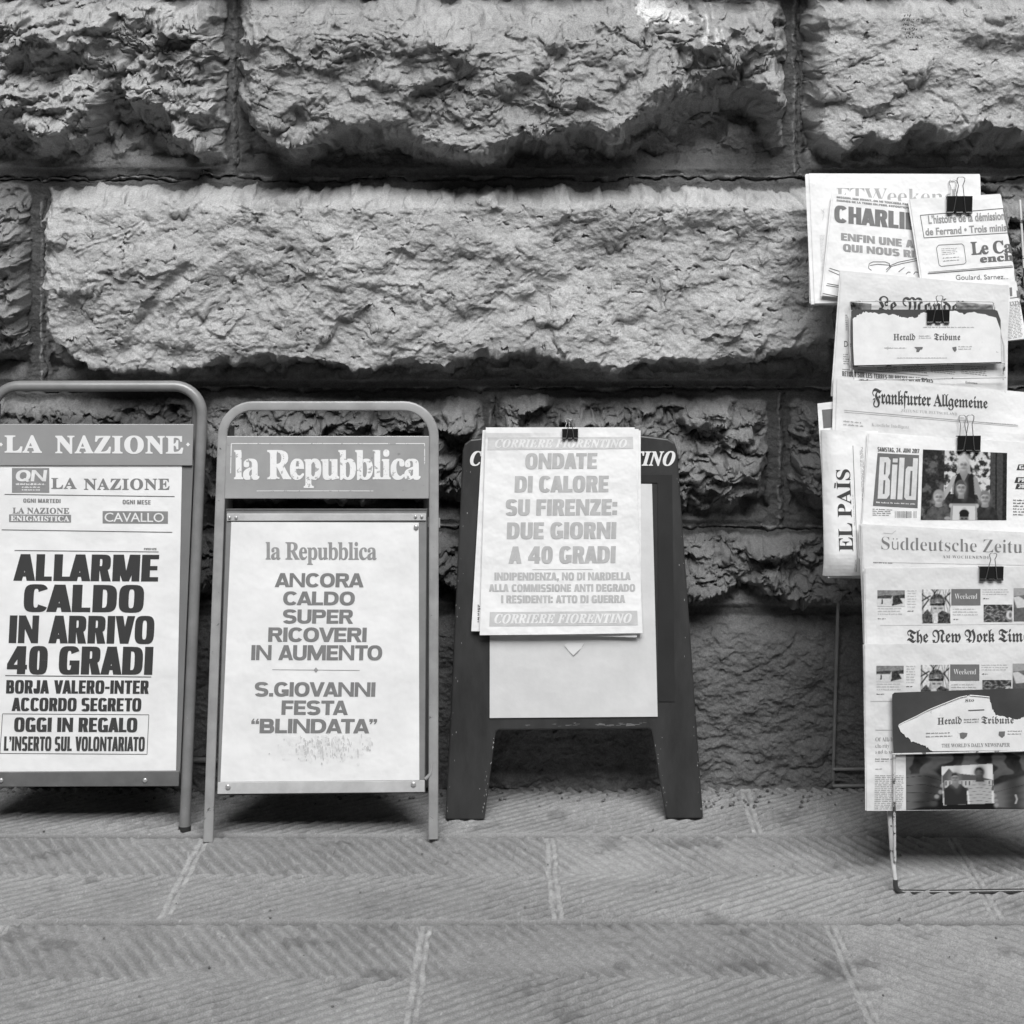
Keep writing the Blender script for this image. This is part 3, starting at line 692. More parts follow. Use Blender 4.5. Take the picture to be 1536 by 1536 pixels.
class Pic:
    """a printed photograph: grey values painted on a raster, later laid on the page as a fine mesh"""
    def __init__(s, w, h, v=.5):
        s.w, s.h = w, h; s.x, s.y = np.meshgrid((np.arange(w) + .5) / w, (np.arange(h) + .5) / h); s.a = np.full((h, w), float(v)); s.px = 1.2 / w
    def mix(s, m, v): s.a = s.a * (1 - m) + m * v; return s
    def ell(s, cx, cy, rx, ry, v, soft=1.0, rot=0.0):
        dx, dy = s.x - cx, s.y - cy; c, n = math.cos(rot), math.sin(rot)
        d = np.hypot((dx * c + dy * n) / rx, (-dx * n + dy * c) / ry) - 1
        return s.mix(np.clip(.5 - d * min(rx, ry) / (s.px * 1.5 * soft), 0, 1), v)
    def poly(s, pts, v):
        m = np.zeros(s.x.shape)
        for ox in (-.25, .25):
            for oy in (-.25, .25):
                X, Y = s.x + ox / s.w, s.y + oy / s.h; ins = np.zeros(X.shape, bool)
                for (x0, y0), (x1, y1) in zip(pts, pts[1:] + pts[:1]):
                    if y0 != y1: ins ^= ((y0 > Y) != (y1 > Y)) & (X < (x1 - x0) * (Y - y0) / (y1 - y0) + x0)
                m += ins * .25
        return s.mix(m, v)
    def line(s, pts, wd, v): return s.mix(np.clip(.5 - (seg_dist(s.x, s.y, pts) - wd) / (s.px * 1.2), 0, 1), v)
    def noise(s, amt, sc, seed=0, m=1.0): s.a = s.a + m * amt * fbm(s.x * sc, s.y * sc * s.h / s.w, 4, seed, .6); return s
    def face(s, cx, cy, r, skin, hair, hairtop=1.0):
        k = s.w / s.h
        s.ell(cx, cy - r * .22 * k, r * 1.12, r * 1.28 * k, hair, 1.5); s.ell(cx, cy + r * .18 * k, r * .84, r * 1.12 * k, skin, 1.5)
        s.ell(cx - r * .2, cy + r * .35 * k, r * .4, r * .6 * k, skin * 1.18, 9); s.ell(cx + r * .6, cy + r * .3 * k, r * .3, r * .9 * k, skin * .62, 7)
        s.poly([(cx - r * .9, cy - r * .35 * k), (cx - r * .7, cy - r * 1.2 * k), (cx + r * .3, cy - r * 1.4 * k), (cx + r * .95, cy - r * .3 * k), (cx + r * .55, cy - r * .62 * k), (cx - r * .3, cy - r * .70 * k)], hair)
        for e in (-.36, .36):
            s.ell(cx + r * e, cy + r * .02 * k, r * .24, r * .14 * k, skin * .22, 2); s.line([(cx + r * (e - .22), cy - r * .22 * k), (cx + r * (e + .2), cy - r * .24 * k)], r * .05, skin * .35)
        s.line([(cx + r * .06, cy + r * .1 * k), (cx + r * .12, cy + r * .5 * k)], r * .06, skin * .6); s.ell(cx, cy + r * .52 * k, r * .2, r * .06 * k, skin * .5, 2); s.ell(cx, cy + r * .80 * k, r * .34, r * .08 * k, skin * .35, 2)
        return s
    def lay(s, pl, q, name, parent, off=.0007, crop=None):
        t, u = np.meshgrid(np.arange(s.h) / (s.h - 1), np.arange(s.w) / (s.w - 1), indexing='ij')
        p = bil(q, u, t); P = pl.P(p[..., 0], p[..., 1], off)
        o = mesh_obj(name, P.reshape(-1, 3), grid_faces(s.w, s.h)[:, ::-1].copy(), M_picture, parent)
        set_albedo(o, np.clip(np.clip(s.a, 0, 1) ** 1.3 * 1.1, .008, .8)); return o

# ------------------------------------------------------------------ binder clips
def binder_clip(pl, cx, y0, y1, hw, ytop, label, lean=0.0, thick=.012, back_handle=True):
    """body between rows y0 (spine) and y1 (jaw), half width hw px; the wire loop reaches up to row ytop"""
    base = pl.P(cx, y1, .003)
    t = thing('binder_clip', label, 'clip', base, 'black binder clips holding the papers')
    L = lambda x, y, o: pl.P(x, y, o)
    b = MB()
    prof = [(y0, -.005), (y0, thick - .003), (y0 + (y1 - y0) * .9, .006), (y1, .0045), (y1, .0035), (y0 + 1.5, thick - .006), (y0 + 1.5, -.005)]
    W = hw
    Vv = [L(cx + sx * W + lean * (y1 - y), y, o) for sx in (-1, 1) for y, o in prof]; n = len(prof)
    Fc = [tuple(range(n)), tuple(range(2 * n - 1, n - 1, -1))] + [(i, n + i, n + (i + 1) % n, (i + 1) % n) for i in range(n)]
    b.add(Vv, Fc)
    for x0, x1 in ((-1.0, -.52), (-.25, .25), (.52, 1.0)): b.tube([L(cx + x0 * W, y1, .0055), L(cx + x1 * W, y1, .0055)], .0022, 8)
    b.build('clip_body', M_black, t)
    def handle(o_low, o_top, sx):
        k = hw; pts = [(-.92, y1), (-.55, y1), (-.46, y1 - 2), (-.30, y0), (-.17, y0 + (ytop - y0) * .55), (-.30, y0 + (ytop - y0) * .80), (-.30, y0 + (ytop - y0) * .93), (-.16, ytop), (.16, ytop), (.30, y0 + (ytop - y0) * .93), (.30, y0 + (ytop - y0) * .80), (.17, y0 + (ytop - y0) * .55), (.30, y0), (.46, y1 - 2), (.55, y1), (.92, y1)]
        P = []
        for x, y in pts:
            f = np.clip((y1 - y) / (y1 - ytop), 0, 1); P.append(L(cx + x * k + sx + lean * (y1 - y), y, o_low + (o_top - o_low) * f))
        w_ = MB(); w_.tube(P, .00085, 6); return w_.build('clip_handle', M_wire, t, True)
    handle(.0065, .017, 0)
    if back_handle: handle(-.008, -.020, -hw * .25)
    return t

# ------------------------------------------------------------------ poster stand at the left edge (round tube frame)
def round_frame(pl, q_left, q_right, ytop, yfootL, yfootR, rpx, r, off=0.0, k=12, ry=None):
    (xlt, xlb), (xrt, xrb) = q_left, q_right
    pts = [(xlb, yfootL), (xlt + (xlb - xlt) * .5, (yfootL + ytop + rpx) / 2)] + arc((xlt + rpx, ytop + rpx), rpx, 180, 90, 9) + arc((xrt - rpx, ytop + rpx), rpx, 90, 0, 9) + [(xrt + (xrb - xrt) * .5, (yfootR + ytop + rpx) / 2), (xrb, yfootR)]
    m = MB(); m.tube([pl.P(x, y, off) for x, y in pts], r, k, ry, up=pl.n, sq=ry is not None)
    return m
def slab(pl, q, th, o=0.0):
    m = MB(); a = [pl.P(x, y, o) for x, y in q]; m.hexa(a, [p - pl.n * th for p in a]); return m

M_tube = mat('grey_enamelled_tube', .21, .38, var=.18, scale=18, coat=.3, chips=(.42, 60, .68))
M_hdr = mat('grey_header_enamel', .30, .35, var=.06, scale=12, coat=.2)
M_panel = mat('grey_panel_enamel', .20, .22, var=.1, scale=9, coat=.6)
M_rail = mat('dark_grey_rail', .13, .35, var=.15, scale=30, chips=(.4, 90, .73))
M_rivet = mat('steel_rivet', .55, .35, metal=.6)
M_cap = mat('rubber_foot', .02, .8)
def stand_one():
    pl = Plane(572, -.12, 1243, -.24)
    root = thing('poster_stand', 'grey round tube poster stand with clean white serif header, cut by the left edge', 'poster stand', (unproj(132, 1243, -.24)[0], -.2, 0), 'newsagent poster stands leaning by the wall')
    f = round_frame(pl, (-13, -33), (303, 277), 579, 1243, 1243, 42, .0112)
    f.build('front_frame', M_tube, root, True)
    # rear legs and cross bar
    pr = Plane(600, -.105, 1182, -.035)
    g = MB()
    for xt, xb in ((-6, -16), (296, 268)): g.tube([pr.P(xt, 606), pr.P(xb, 1181)], .0100, 10)
    g.tube([pr.P(-14, 1140), pr.P(330, 1140)], .006, 8)
    g.build('rear_frame', M_tube, root, True)
    for x in (-33, 277): fm = MB(); fm.tube([pl.P(x, 1239), pl.P(x, 1246)], .0125, 12); fm.build('rubber_foot', M_cap, root, True)
    h = slab(pl, [(-22, 636), (292, 636), (290, 698), (-24, 698)], .004, .012).build('header_panel', M_hdr, root, bevel=.0012)
    ph = pl.shifted(.012)
    p = Print(ph); p.text('LA', quad(7, 653, 63, 679, .4), 'serif', .026, spacing=1.08); p.text('NAZIONE', quad(83, 653.5, 275, 680, .6), 'serif', .026, 1.06)
    for x in (1.5, 282): p.box([(x, 663.5), (x + 3, 666.7), (x, 670), (x - 3, 666.7)])
    p.build('lettering', mat('header_white_paint', .78, .4), h)
    slab(pl, [(-20, 690), (291, 690), (271, 1160), (-38, 1162)], .004, .006).build('back_panel', M_panel, root, bevel=.001)
    rl = slab(pl, [(-38, 1156), (271, 1154), (270, 1177), (-39, 1178)], .006, .014).build('bottom_rail', M_rail, root, bevel=.0012)
    for x, y in ((5, 1168), (220, 1168)):
        m = MB(); m.disc(pl.P(x, y, .014), pl.n, .0046, .003); m.build('rivet', M_rivet, rl, True)
    # the poster behind clear film
    pp = pl.shifted(.0085)
    t = thing('news_poster', 'white poster with four line dark headline, in the round tube stand at the left edge', 'poster', pp.P(120, 1158), 'newspaper headline posters')
    sheet('paper_sheet', pp, [(-12, 694), (273, 696), (264, 1158), (-24, 1161)], M_gloss, t, .0012)
    dk = mat('glossy_headline_ink', .06, .12, coat=1.0, spec=.8)
    md = ink(.22); d2 = ink(.10)
    p = Print(pp); p.text('LA', quad(77, 717, 115, 733), 'serif', .012, 1.1); p.text('NAZIONE', quad(126, 718, 254.5, 734.5), 'serif', .012, 1.05); p.build('masthead', md, t)
    b = Print(pp, .0005).box(quad(18, 702, 74, 739)).build('logo_block', ink(.26), t)
    p = Print(pp, .0009); p.text('QN', quad(23, 705, 69, 722, 0, 2), 'helv')
    p.lines(quad(24, 724.5, 68, 728), 1, .9, 3, 0); p.lines(quad(33, 729.5, 60, 737.5), 2, .6, 4, 0)
    p.build('lettering', ink(.72), b)
    p = Print(pp); p.line((7, 741.5), (262, 744.8), 1.1); p.line((2.7, 794.6), (258.5, 798.4), 1.1); p.line((22, 825.6), (238, 827.8), 1.1); p.line((8, 1013.3), (227, 1015.4), 1.3)
    p.frame([(4, 1070.6), (223.4, 1072), (220.6, 1131.3), (0, 1130)], .9); p.build('rule', d2, t)
    p = Print(pp); p.text('OGNI MARTEDI', quad(35, 747.8, 91, 753.6, .8), 'cond'); p.text('OGNI MESE', quad(184, 749.7, 226, 756, .5), 'cond')
    p.text('LA NAZIONE', quad(19, 761.4, 104, 770, .6), 'serif', .012); p.text('FIRENZE', quad(216, 822, 235, 825), 'helv'); p.build('small_text', md, t)
    b = Print(pp, .0005).box(quad(13.7, 771.5, 106.7, 783, .7)).box(quad(154, 766.5, 252, 785, .5)).build('label_block', ink(.24), t)
    p = Print(pp, .0009); p.text('ENIGMISTICA', quad(16, 773.5, 104.5, 781.5, .7), 'serif', .02); p.text('CAVALLO', quad(157, 769, 246, 782.5, .5), 'sans', .006, .95); p.build('lettering', ink(.75), b)
    p = Print(pp)
    for s, x0, y0, x1, y1 in (('ALLARME', 20, 831, 237, 871), ('CALDO', 35, 876.5, 215, 917.5), ('IN ARRIVO', 13, 923, 230.5, 964.5), ('40 GRADI', 10, 969, 228.4, 1011)):
        p.text(s, quad(x0, y0, x1, y1, 1.2, 2.0), 'impact')
    p.build('headline', dk, t)
    p = Print(pp)
    for s, x0, y0, x1, y1 in (('BORJA VALERO-INTER', 9, 1020, 223, 1040), ('ACCORDO SEGRETO', 17.4, 1046.5, 211.7, 1066.3), ('OGGI IN REGALO', 21, 1076, 205.7, 1097.5), ('L’INSERTO SUL VOLONTARIATO', 5.7, 1104.5, 217, 1126)):
        p.text(s, quad(x0, y0, x1, y1, .7, .8), 'impact')
    p.build('subheadline', dk, t)
stand_one()

# ------------------------------------------------------------------ middle stand (flat oval tube, worn header)
M_flat = mat('pale_grey_flat_tube', .31, .42, var=.20, scale=16, coat=.15, chips=(.10, 55, .66))
M_hdr2 = mat('pale_worn_header', .33, .4, var=.10, scale=14, coat=.15, chips=(.24, 60, .66))
M_tray = mat('pale_tray_enamel', .50, .4, var=.2, scale=16, chips=(.2, 70, .74))
M_trayd = mat('grey_tray_side', .22, .4, var=.15, scale=20)
M_edge = mat('dark_tray_edge', .07, .5, var=.2, scale=40, chips=(.3, 110, .70))
M_worn = mat('worn_white_paint', .80, .45, var=.05, scale=20, chips=(.38, 95, .575))
def stand_two():
    pl = Plane(605, -.165, 1262, -.30)
    root = thing('poster_stand', 'pale grey flat tube poster stand with scratched white lettering on its header', 'poster stand', (unproj(482, 1260, -.30)[0], -.25, 0), 'newsagent poster stands leaning by the wall')
    f = round_frame(pl, (334, 312.5), (651, 650), 609, 1262, 1258, 46, .0060, k=24, ry=.0098); f.build('front_frame', M_flat, root, True)
    pr = Plane(640, -.145, 1178, -.045); g = MB()
    for xt, xb in ((345, 334), (642, 640)): g.tube([pr.P(xt, 640), pr.P(xb, 1178)], .0095, 10)
    g.tube([pr.P(334, 1142), pr.P(640, 1142)], .006, 8); g.build('rear_frame', M_rail, root, True)
    h = slab(pl, [(339.6, 654), (644, 654), (643.5, 748), (337.5, 748)], .016, .004).build('header_panel', M_hdr2, root, bevel=.0015)
    ph = pl.shifted(.004); p = Print(ph); p.text('la Repubblica', quad(351, 675, 631, 719, 0), 'serif', .018, .92)
    p.line((347, 665.4), (637, 665.4), 1.2); p.line((347, 665.4), (346, 710), 1.2); p.line((637, 665.4), (637, 697), 1.0); p.line((385, 736.4), (560, 736.4), 1.0); p.build('lettering', M_worn, h)
    tr = slab(pl, [(339, 763), (641.5, 763), (638.5, 1189), (325, 1192.5)], .010, .004).build('tray_rim', M_edge, root, bevel=.001)
    slab(pl, [(341, 767), (640, 767), (637, 1187), (327, 1190)], .003, .0065).build('tray_face', M_trayd, root)
    m = slab(pl, [(341.5, 770), (639.5, 770), (639.5, 780.5), (341.5, 781)], .002, .010); m.build('clamp_bar', M_tray, root, bevel=.0008)
    bb = slab(pl, [(328, 1172), (637.5, 1169), (637.3, 1186.5), (327.5, 1189.5)], .002, .010).build('clamp_bar', M_tray, root, bevel=.0008)
    for x, y, r_ in ((345.8, 776, .0033), (355.7, 776, .0033), (623.6, 774.5, .0033), (633, 774.5, .0033), (624.6, 790, .0050), (343.4, 1178.6, .0052), (620.7, 1174.7, .0052)):
        m = MB(); m.disc(pl.P(x, y, .010), pl.n, r_, .0035); m.build('bolt', M_rivet, root, True)
    m = MB(); m.tube([pl.P(646, 1120, .0), pl.P(648, 1150, .004), pl.P(646, 1160, .004), pl.P(638, 1168, .006)], .0035, 8); m.build('latch', M_flat, root, True)
    m = slab(pl, [(640, 776), (660, 777), (660, 792), (640, 791)], .004, -.006); m.build('hinge_plate', M_flat, root, bevel=.0006)
    pp = pl.shifted(.0088)
    t = thing('news_poster', 'white poster with grey headline and a dark smudge below, in the flat tube stand', 'poster', pp.P(480, 1170), 'newspaper headline posters')
    t['label'] = 'white poster with grey headline and a dark smudge below, in the flat tube stand'
    sheet('paper_sheet', pp, [(347, 783), (628, 784), (629, 1170), (330.5, 1173)], M_gloss, t, .0012)
    Print(pp).text('la Repubblica', quad(398.5, 813, 565, 839, .5), 'serif', .010, .93).build('masthead', ink(.30), t)
    g1 = ink(.21); p = Print(pp)
    for s, x0, y0, x1, y1 in (('ANCORA', 412, 859.5, 545.4, 880.5), ('CALDO', 424.4, 887, 532, 907.5), ('SUPER', 424, 914, 529.6, 935), ('RICOVERI', 402, 941, 549.6, 962.5), ('IN AUMENTO', 376.7, 967.5, 573, 990)):
        p.text(s, quad(x0, y0, x1, y1, .4, .8), 'helv')
    p.build('headline', g1, t); p = Print(pp)
    for s, x0, y0, x1, y1 in (('S.GIOVANNI', 381.7, 1023, 562.7, 1044.5), ('FESTA', 422, 1050.5, 521.8, 1072), ('“BLINDATA”', 376.5, 1078, 565, 1099.5)):
        p.text(s, quad(x0, y0, x1, y1, .4, .8), 'helv')
    p.build('subheadline', g1, t)
    p = Print(pp); p.line((408.5, 1004.4), (539.5, 1005.5), .8); p.box([(474, 1001), (477.6, 1005), (474, 1009), (470.4, 1005)], .0002); p.build('rule', ink(.3), t)
    rr = random.Random(15); p = Print(pp, .0003); p.start(); p.hold = True
    for i in range(70):
        x = rr.gauss(485, 34); y = rr.triangular(1096, 1150, 1120); a = rr.uniform(1.5, 5); b_ = rr.uniform(2, 9)
        p.poly([(x + a * math.cos(k * .6283) * rr.uniform(.4, 1.2), y + b_ * math.sin(k * .6283) * rr.uniform(.4, 1.2)) for k in range(10)][::-1], i * 3e-6)
    tag(p.build('stain', ink(.735), t), kind='stuff')
    rr = random.Random(5); p = Print(pp); p.start(); p.hold = True
    for i in range(150):
        x = rr.gauss(488, 26); y = rr.triangular(1100, 1146, 1116); a = rr.uniform(.4, 1.5); b_ = rr.uniform(.8, 4.5)
        n = 7; pts = [(x + a * math.cos(k * 6.283 / n) * rr.uniform(.5, 1.2), y + b_ * math.sin(k * 6.283 / n) * rr.uniform(.5, 1.2)) for k in range(n)]
        p.poly(pts[::-1], i * 4e-6)
    for i, (x, y, a, b_) in enumerate(((552, 1122, 2.6, 3.2), (555, 1125, 2, 1.5), (481, 1126, 1.6, 6), (484, 1130, 1.5, 6), (537, 1130, 1.6, 7), (404, 1130, 1.2, 1))):
        pts = [(x + a * math.cos(k * 6.283 / 9) * rr.uniform(.6, 1.2), y + b_ * math.sin(k * 6.283 / 9) * rr.uniform(.6, 1.2)) for k in range(9)]; p.poly(pts[::-1], .0007 + i * 1e-6)
    tag(p.build('stain', ink(.58), t), kind='stuff')
stand_two()

# ------------------------------------------------------------------ dark plastic sandwich board
M_board = mat('dark_moulded_plastic', .036, .45, var=.4, scale=9, bump=.08, bscale=120, chips=(.25, 60, .80), stretch=(2, 2, .6))
M_board2 = mat('dark_plastic_border', .026, .45, var=.2, scale=9)
def sandwich_board():
    pl = Plane(650, -.105, 1230, -.196)
    root = thing('sandwich_board', 'dark moulded plastic sandwich board with cut out feet and white slanted lettering', 'sandwich board', (unproj(861, 1230, -.196)[0], -.15, 0))
    top = [(694, 676), (697, 666), (706, 659)] + [(x, 659 - 11 * (1 - ((x - 858) / 150) ** 2)) for x in range(730, 1000, 18)] + [(1002, 658), (1012, 664), (1016, 675)]
    out = [(668, 1230)] + top + [(1055, 1228), (1001, 1228.5), (999, 1226), (977, 1096), (973, 1093.5), (748, 1095.5), (744, 1098), (727, 1228), (725, 1230)]
    def plate(plane, pts, th):
        b = MB(); a = [plane.P(x, y) for x, y in pts]; c = [p - plane.n * th for p in a]; n = len(a)
        b.add(a + c, [tuple(range(n - 1, -1, -1)), tuple(range(n, 2 * n))] + [(i, (i + 1) % n, n + (i + 1) % n, n + i) for i in range(n)]); return b
    f = plate(pl, out, .020).build('front_panel', M_board, root, bevel=.0035)
    pr = Plane(650, -.085, 1195, -.02); sc = lambda x, y: (861 + (x - 861) * .955, 652 + (y - 650) * .938)
    plate(pr, [sc(*p) for p in out], .012).build('rear_panel', M_board, root, bevel=.003)
    pl2 = pl.shifted(.0)
    p = Print(pl2, .0008); p.text('CORRIERE FIORENTINO', quad(705, 677, 1013, 698.5, 0), 'serifit', .020, 1.0, shear=.06); p.build('lettering', mat('white_board_lettering', .78, .4), f)
    b = MB()
    for q in ([(986, 712), (1008, 712), (1012, 1052), (988, 1052)], [(962, 712), (986, 712), (986, 724), (962, 724)]):
        a = [pl.P(x, y, .002) for x, y in q]; b.hexa(a, [x - pl.n * .001 for x in a])
    b.build('poster_border', M_board2, f)
    p = Print(pl, .0008); p.start(); p.hold = True; rr = random.Random(3)
    for i in range(40):
        x = rr.uniform(785, 965); y = 1087 + rr.gauss(0, 1.2) - (x - 870) * .01; l = rr.uniform(2, 9); p.line((x, y), (x + l, y + rr.uniform(-.8, .8)), rr.uniform(.5, 1.6), 1, i * 4e-6)
    tag(p.build('scuff_mark', ink(.16), f), kind='stuff')
    rr = random.Random(31); p = Print(pl, .0009); p.start(); p.hold = True
    for i in range(70):
        k = rr.random(); sd = rr.choice((0, 1, 2, 3)); y = 700 + 525 * k if sd < 2 else 1105 + 118 * rr.random()
        xe = (694 - 26 * (y - 676) / 554, 1016 + 39 * (y - 675) / 553, 744 - 17 * (y - 1098) / 130, 977 + 24 * (y - 1096) / 130)[sd]
        x = xe + (1, -1, -1, 1)[sd] * (rr.expovariate(.25) + 1.0); a = rr.uniform(.3, .9); b_ = rr.uniform(.4, 2.2)
        p.poly([(x + a * math.cos(q * 1.047) * rr.uniform(.5, 1.2), y + b_ * math.sin(q * 1.047) * rr.uniform(.5, 1.2)) for q in range(6)][::-1], i * 2e-6)
    tag(p.build('paint_chip', ink(.30), f), kind='stuff')
    G = 'newspaper headline posters'
    # blank sheet in the pocket
    p0 = pl.shifted(.003)
    t = thing('blank_sheet', 'blank off white sheet with a torn scrap, behind the clipped posters', 'sheet', p0.P(860, 1076))
    sheet('paper_sheet', p0, [(735, 724), (978, 726), (986.5, 1075), (734.5, 1077)], mat('blank_sheet_paper', .66, .6, var=.08, scale=12, bump=.25, bscale=12, bdist=.01), t, .0012)
    p = Print(p0, .0012); p.poly([(846, 967), (852, 964), (876, 964.5), (872, 972), (866, 977), (860, 983), (853, 976)]); p.build('torn_scrap', mat('scrap_paper', .74, .6), t)
    p = Print(p0, .0008); p.poly([(846, 969), (860, 985), (867, 979), (877, 965), (861, 982)]); p.build('scrap_edge', ink(.3), t)
    wav = lambda a, ph: (lambda x, y: a * np.sin((x - 700) / 62 + ph) * np.clip((y - 660) / 260, 0, 1) + .005 * np.clip((y - 800) / 150, 0, 1) ** 2)
    p1 = pl.shifted(.0065, wav(.0015, .5))
    t = thing('news_poster', 'white poster sheet sticking out lowest at the left behind the front clipped poster', 'poster', p1.P(850, 945), G)
    sheet('paper_sheet', p1, [(724, 645), (961, 645.5), (962, 951), (707, 946)], M_paper, t, .0006)
    p = Print(p1); p.start(); p.hold = True; rr = random.Random(8)
    for i in range(9): y = 907 + i * 3.1; p.line((716.5, y), (719 + rr.uniform(-1, 1.5), y + rr.uniform(-1, 1)), rr.uniform(1, 2.4), 1, i * 2e-5)
    p.build('small_text', ink(.09), t)
    p2 = pl.shifted(.0105, wav(.002, 1.4))
    t = thing('news_poster', 'white poster sheet whose curled lower edge shows just under the front clipped poster', 'poster', p2.P(870, 950), G)
    sheet('paper_sheet', p2, [(729, 643), (958, 643.5), (955, 955.5), (728, 951)], M_paper, t, .0006)
    def bul(x, y): return .0022 * np.sin((x - 715) / 70) * np.clip((y - 660) / 250, 0, 1) + .006 * np.clip((y - 780) / 170, 0, 1) ** 2 + .004 * np.exp(-((y - 646) / 9.0) ** 2) * np.clip((850 - x) / 110, 0, 1)
    p3 = pl.shifted(.0145, bul)
    t = thing('news_poster', 'front clipped white poster with pale grey headline about heatwaves, on the dark sandwich board', 'poster', p3.P(850, 950), G)
    sheet('paper_sheet', p3, [(728.8, 641), (952, 641), (963.6, 949), (719.7, 952)], M_paper, t, .0006, 30, 36)
    pale = .47
    b = Print(p3).box([(732, 656), (949.4, 655), (950, 673), (731, 675)], 0, 16, 4).build('masthead', ink(.62), t)
    p = Print(p3, .0010); p.text('CORRIERE FIORENTINO', quad(742.4, 659, 940.4, 671.5, 0), 'serifit', .018, 1.0, shear=.08); p.build('lettering', ink(.80), b, 12)
    b = Print(p3).box([(734.8, 917.5), (955.7, 915.5), (956.5, 937), (734, 938.6)], 0, 16, 4).build('footer_band', ink(.56), t)
    p = Print(p3, .0010); p.text('CORRIERE FIORENTINO', quad(741.6, 920.5, 947.5, 934.5, -.8), 'serifit', .018, 1.0, shear=.08); p.build('lettering', ink(.80), b, 12)
    p = Print(p3)
    for s, x0, y0, x1, y1 in (('ONDATE', 787.5, 680, 895.3, 703.5), ('DI CALORE', 771.7, 714, 912.5, 738.5), ('SU FIRENZE:', 758, 749, 925.4, 773.2), ('DUE GIORNI', 760, 783.5, 924, 808.5), ('A 40 GRADI', 762.7, 819.5, 923, 845)):
        p.text(s, quad(x0, y0, x1, y1, -.6, .8), 'futura')
    p.build('headline', ink(pale), t, 12); p = Print(p3)
    for s, x0, y0, x1, y1 in (('INDIPENDENZA, NO DI NARDELLA', 741.6, 858.5, 946, 870), ('ALLA COMMISSIONE ANTI DEGRADO', 733.4, 876, 952.7, 887), ('I RESIDENTI: ATTO DI GUERRA', 751.7, 892.5, 937.7, 904)):
        p.text(s, quad(x0, y0, x1, y1, -.3), 'futura')
    p.line((798.5, 854), (889, 853.8), .7, 10); p.build('subheadline', ink(pale + .02), t, 12)
    binder_clip(p3, 855, 643, 657.5, 11.8, 629, 'small black binder clip at the top of the posters on the sandwich board', thick=.014)
sandwich_board()

# ------------------------------------------------------------------ wire newspaper rack
M_rack = mat('dark_grey_rack_wire', .22, .4, var=.2, scale=30, coat=.2)
M_rackw = mat('chipped_white_rack_paint', .55, .45, var=.15, scale=30, chips=(.06, 45, .56))
M_plate = mat('dark_sign_plate', .055, .45, var=.25, scale=14)
M_label = mat('torn_label_paper', .74, .65, var=.10, scale=25, bump=.2, bscale=60, chips=(.5, 40, .68))
SL = -.0002
def pY(y, y0, Y0): return Y0 + SL * (y - y0)
def rplane(y0, Y0, bulge=None): return Plane(y0, Y0, y0 + 200, Y0 + SL * 200, bulge)
GN = 'newspapers on the wire rack'
def npaper(label, pl, q, bundle=3, gap=.0016, jit=1.6, m=None, cat='newspaper', nu=26, nv=26, grow=(2, 1)):
    base = pl.P((q[2][0] + q[3][0]) / 2, (q[2][1] + q[3][1]) / 2)
    t = thing('newspaper', label, cat, base, GN)
    sheet('front_page', pl, q, m or M_news, t, .0007, nu, nv)
    if bundle:
        sheet('inner_pages', pl, [(q[0][0] - grow[0], q[0][1] + grow[1]), (q[1][0] + grow[0], q[1][1] + grow[1]), (q[2][0] + grow[0], q[2][1] + grow[1]), (q[3][0] - grow[0], q[3][1] + grow[1])], m or M_news, t, .0008, nu, nv, jit, gap, bundle)
    return t

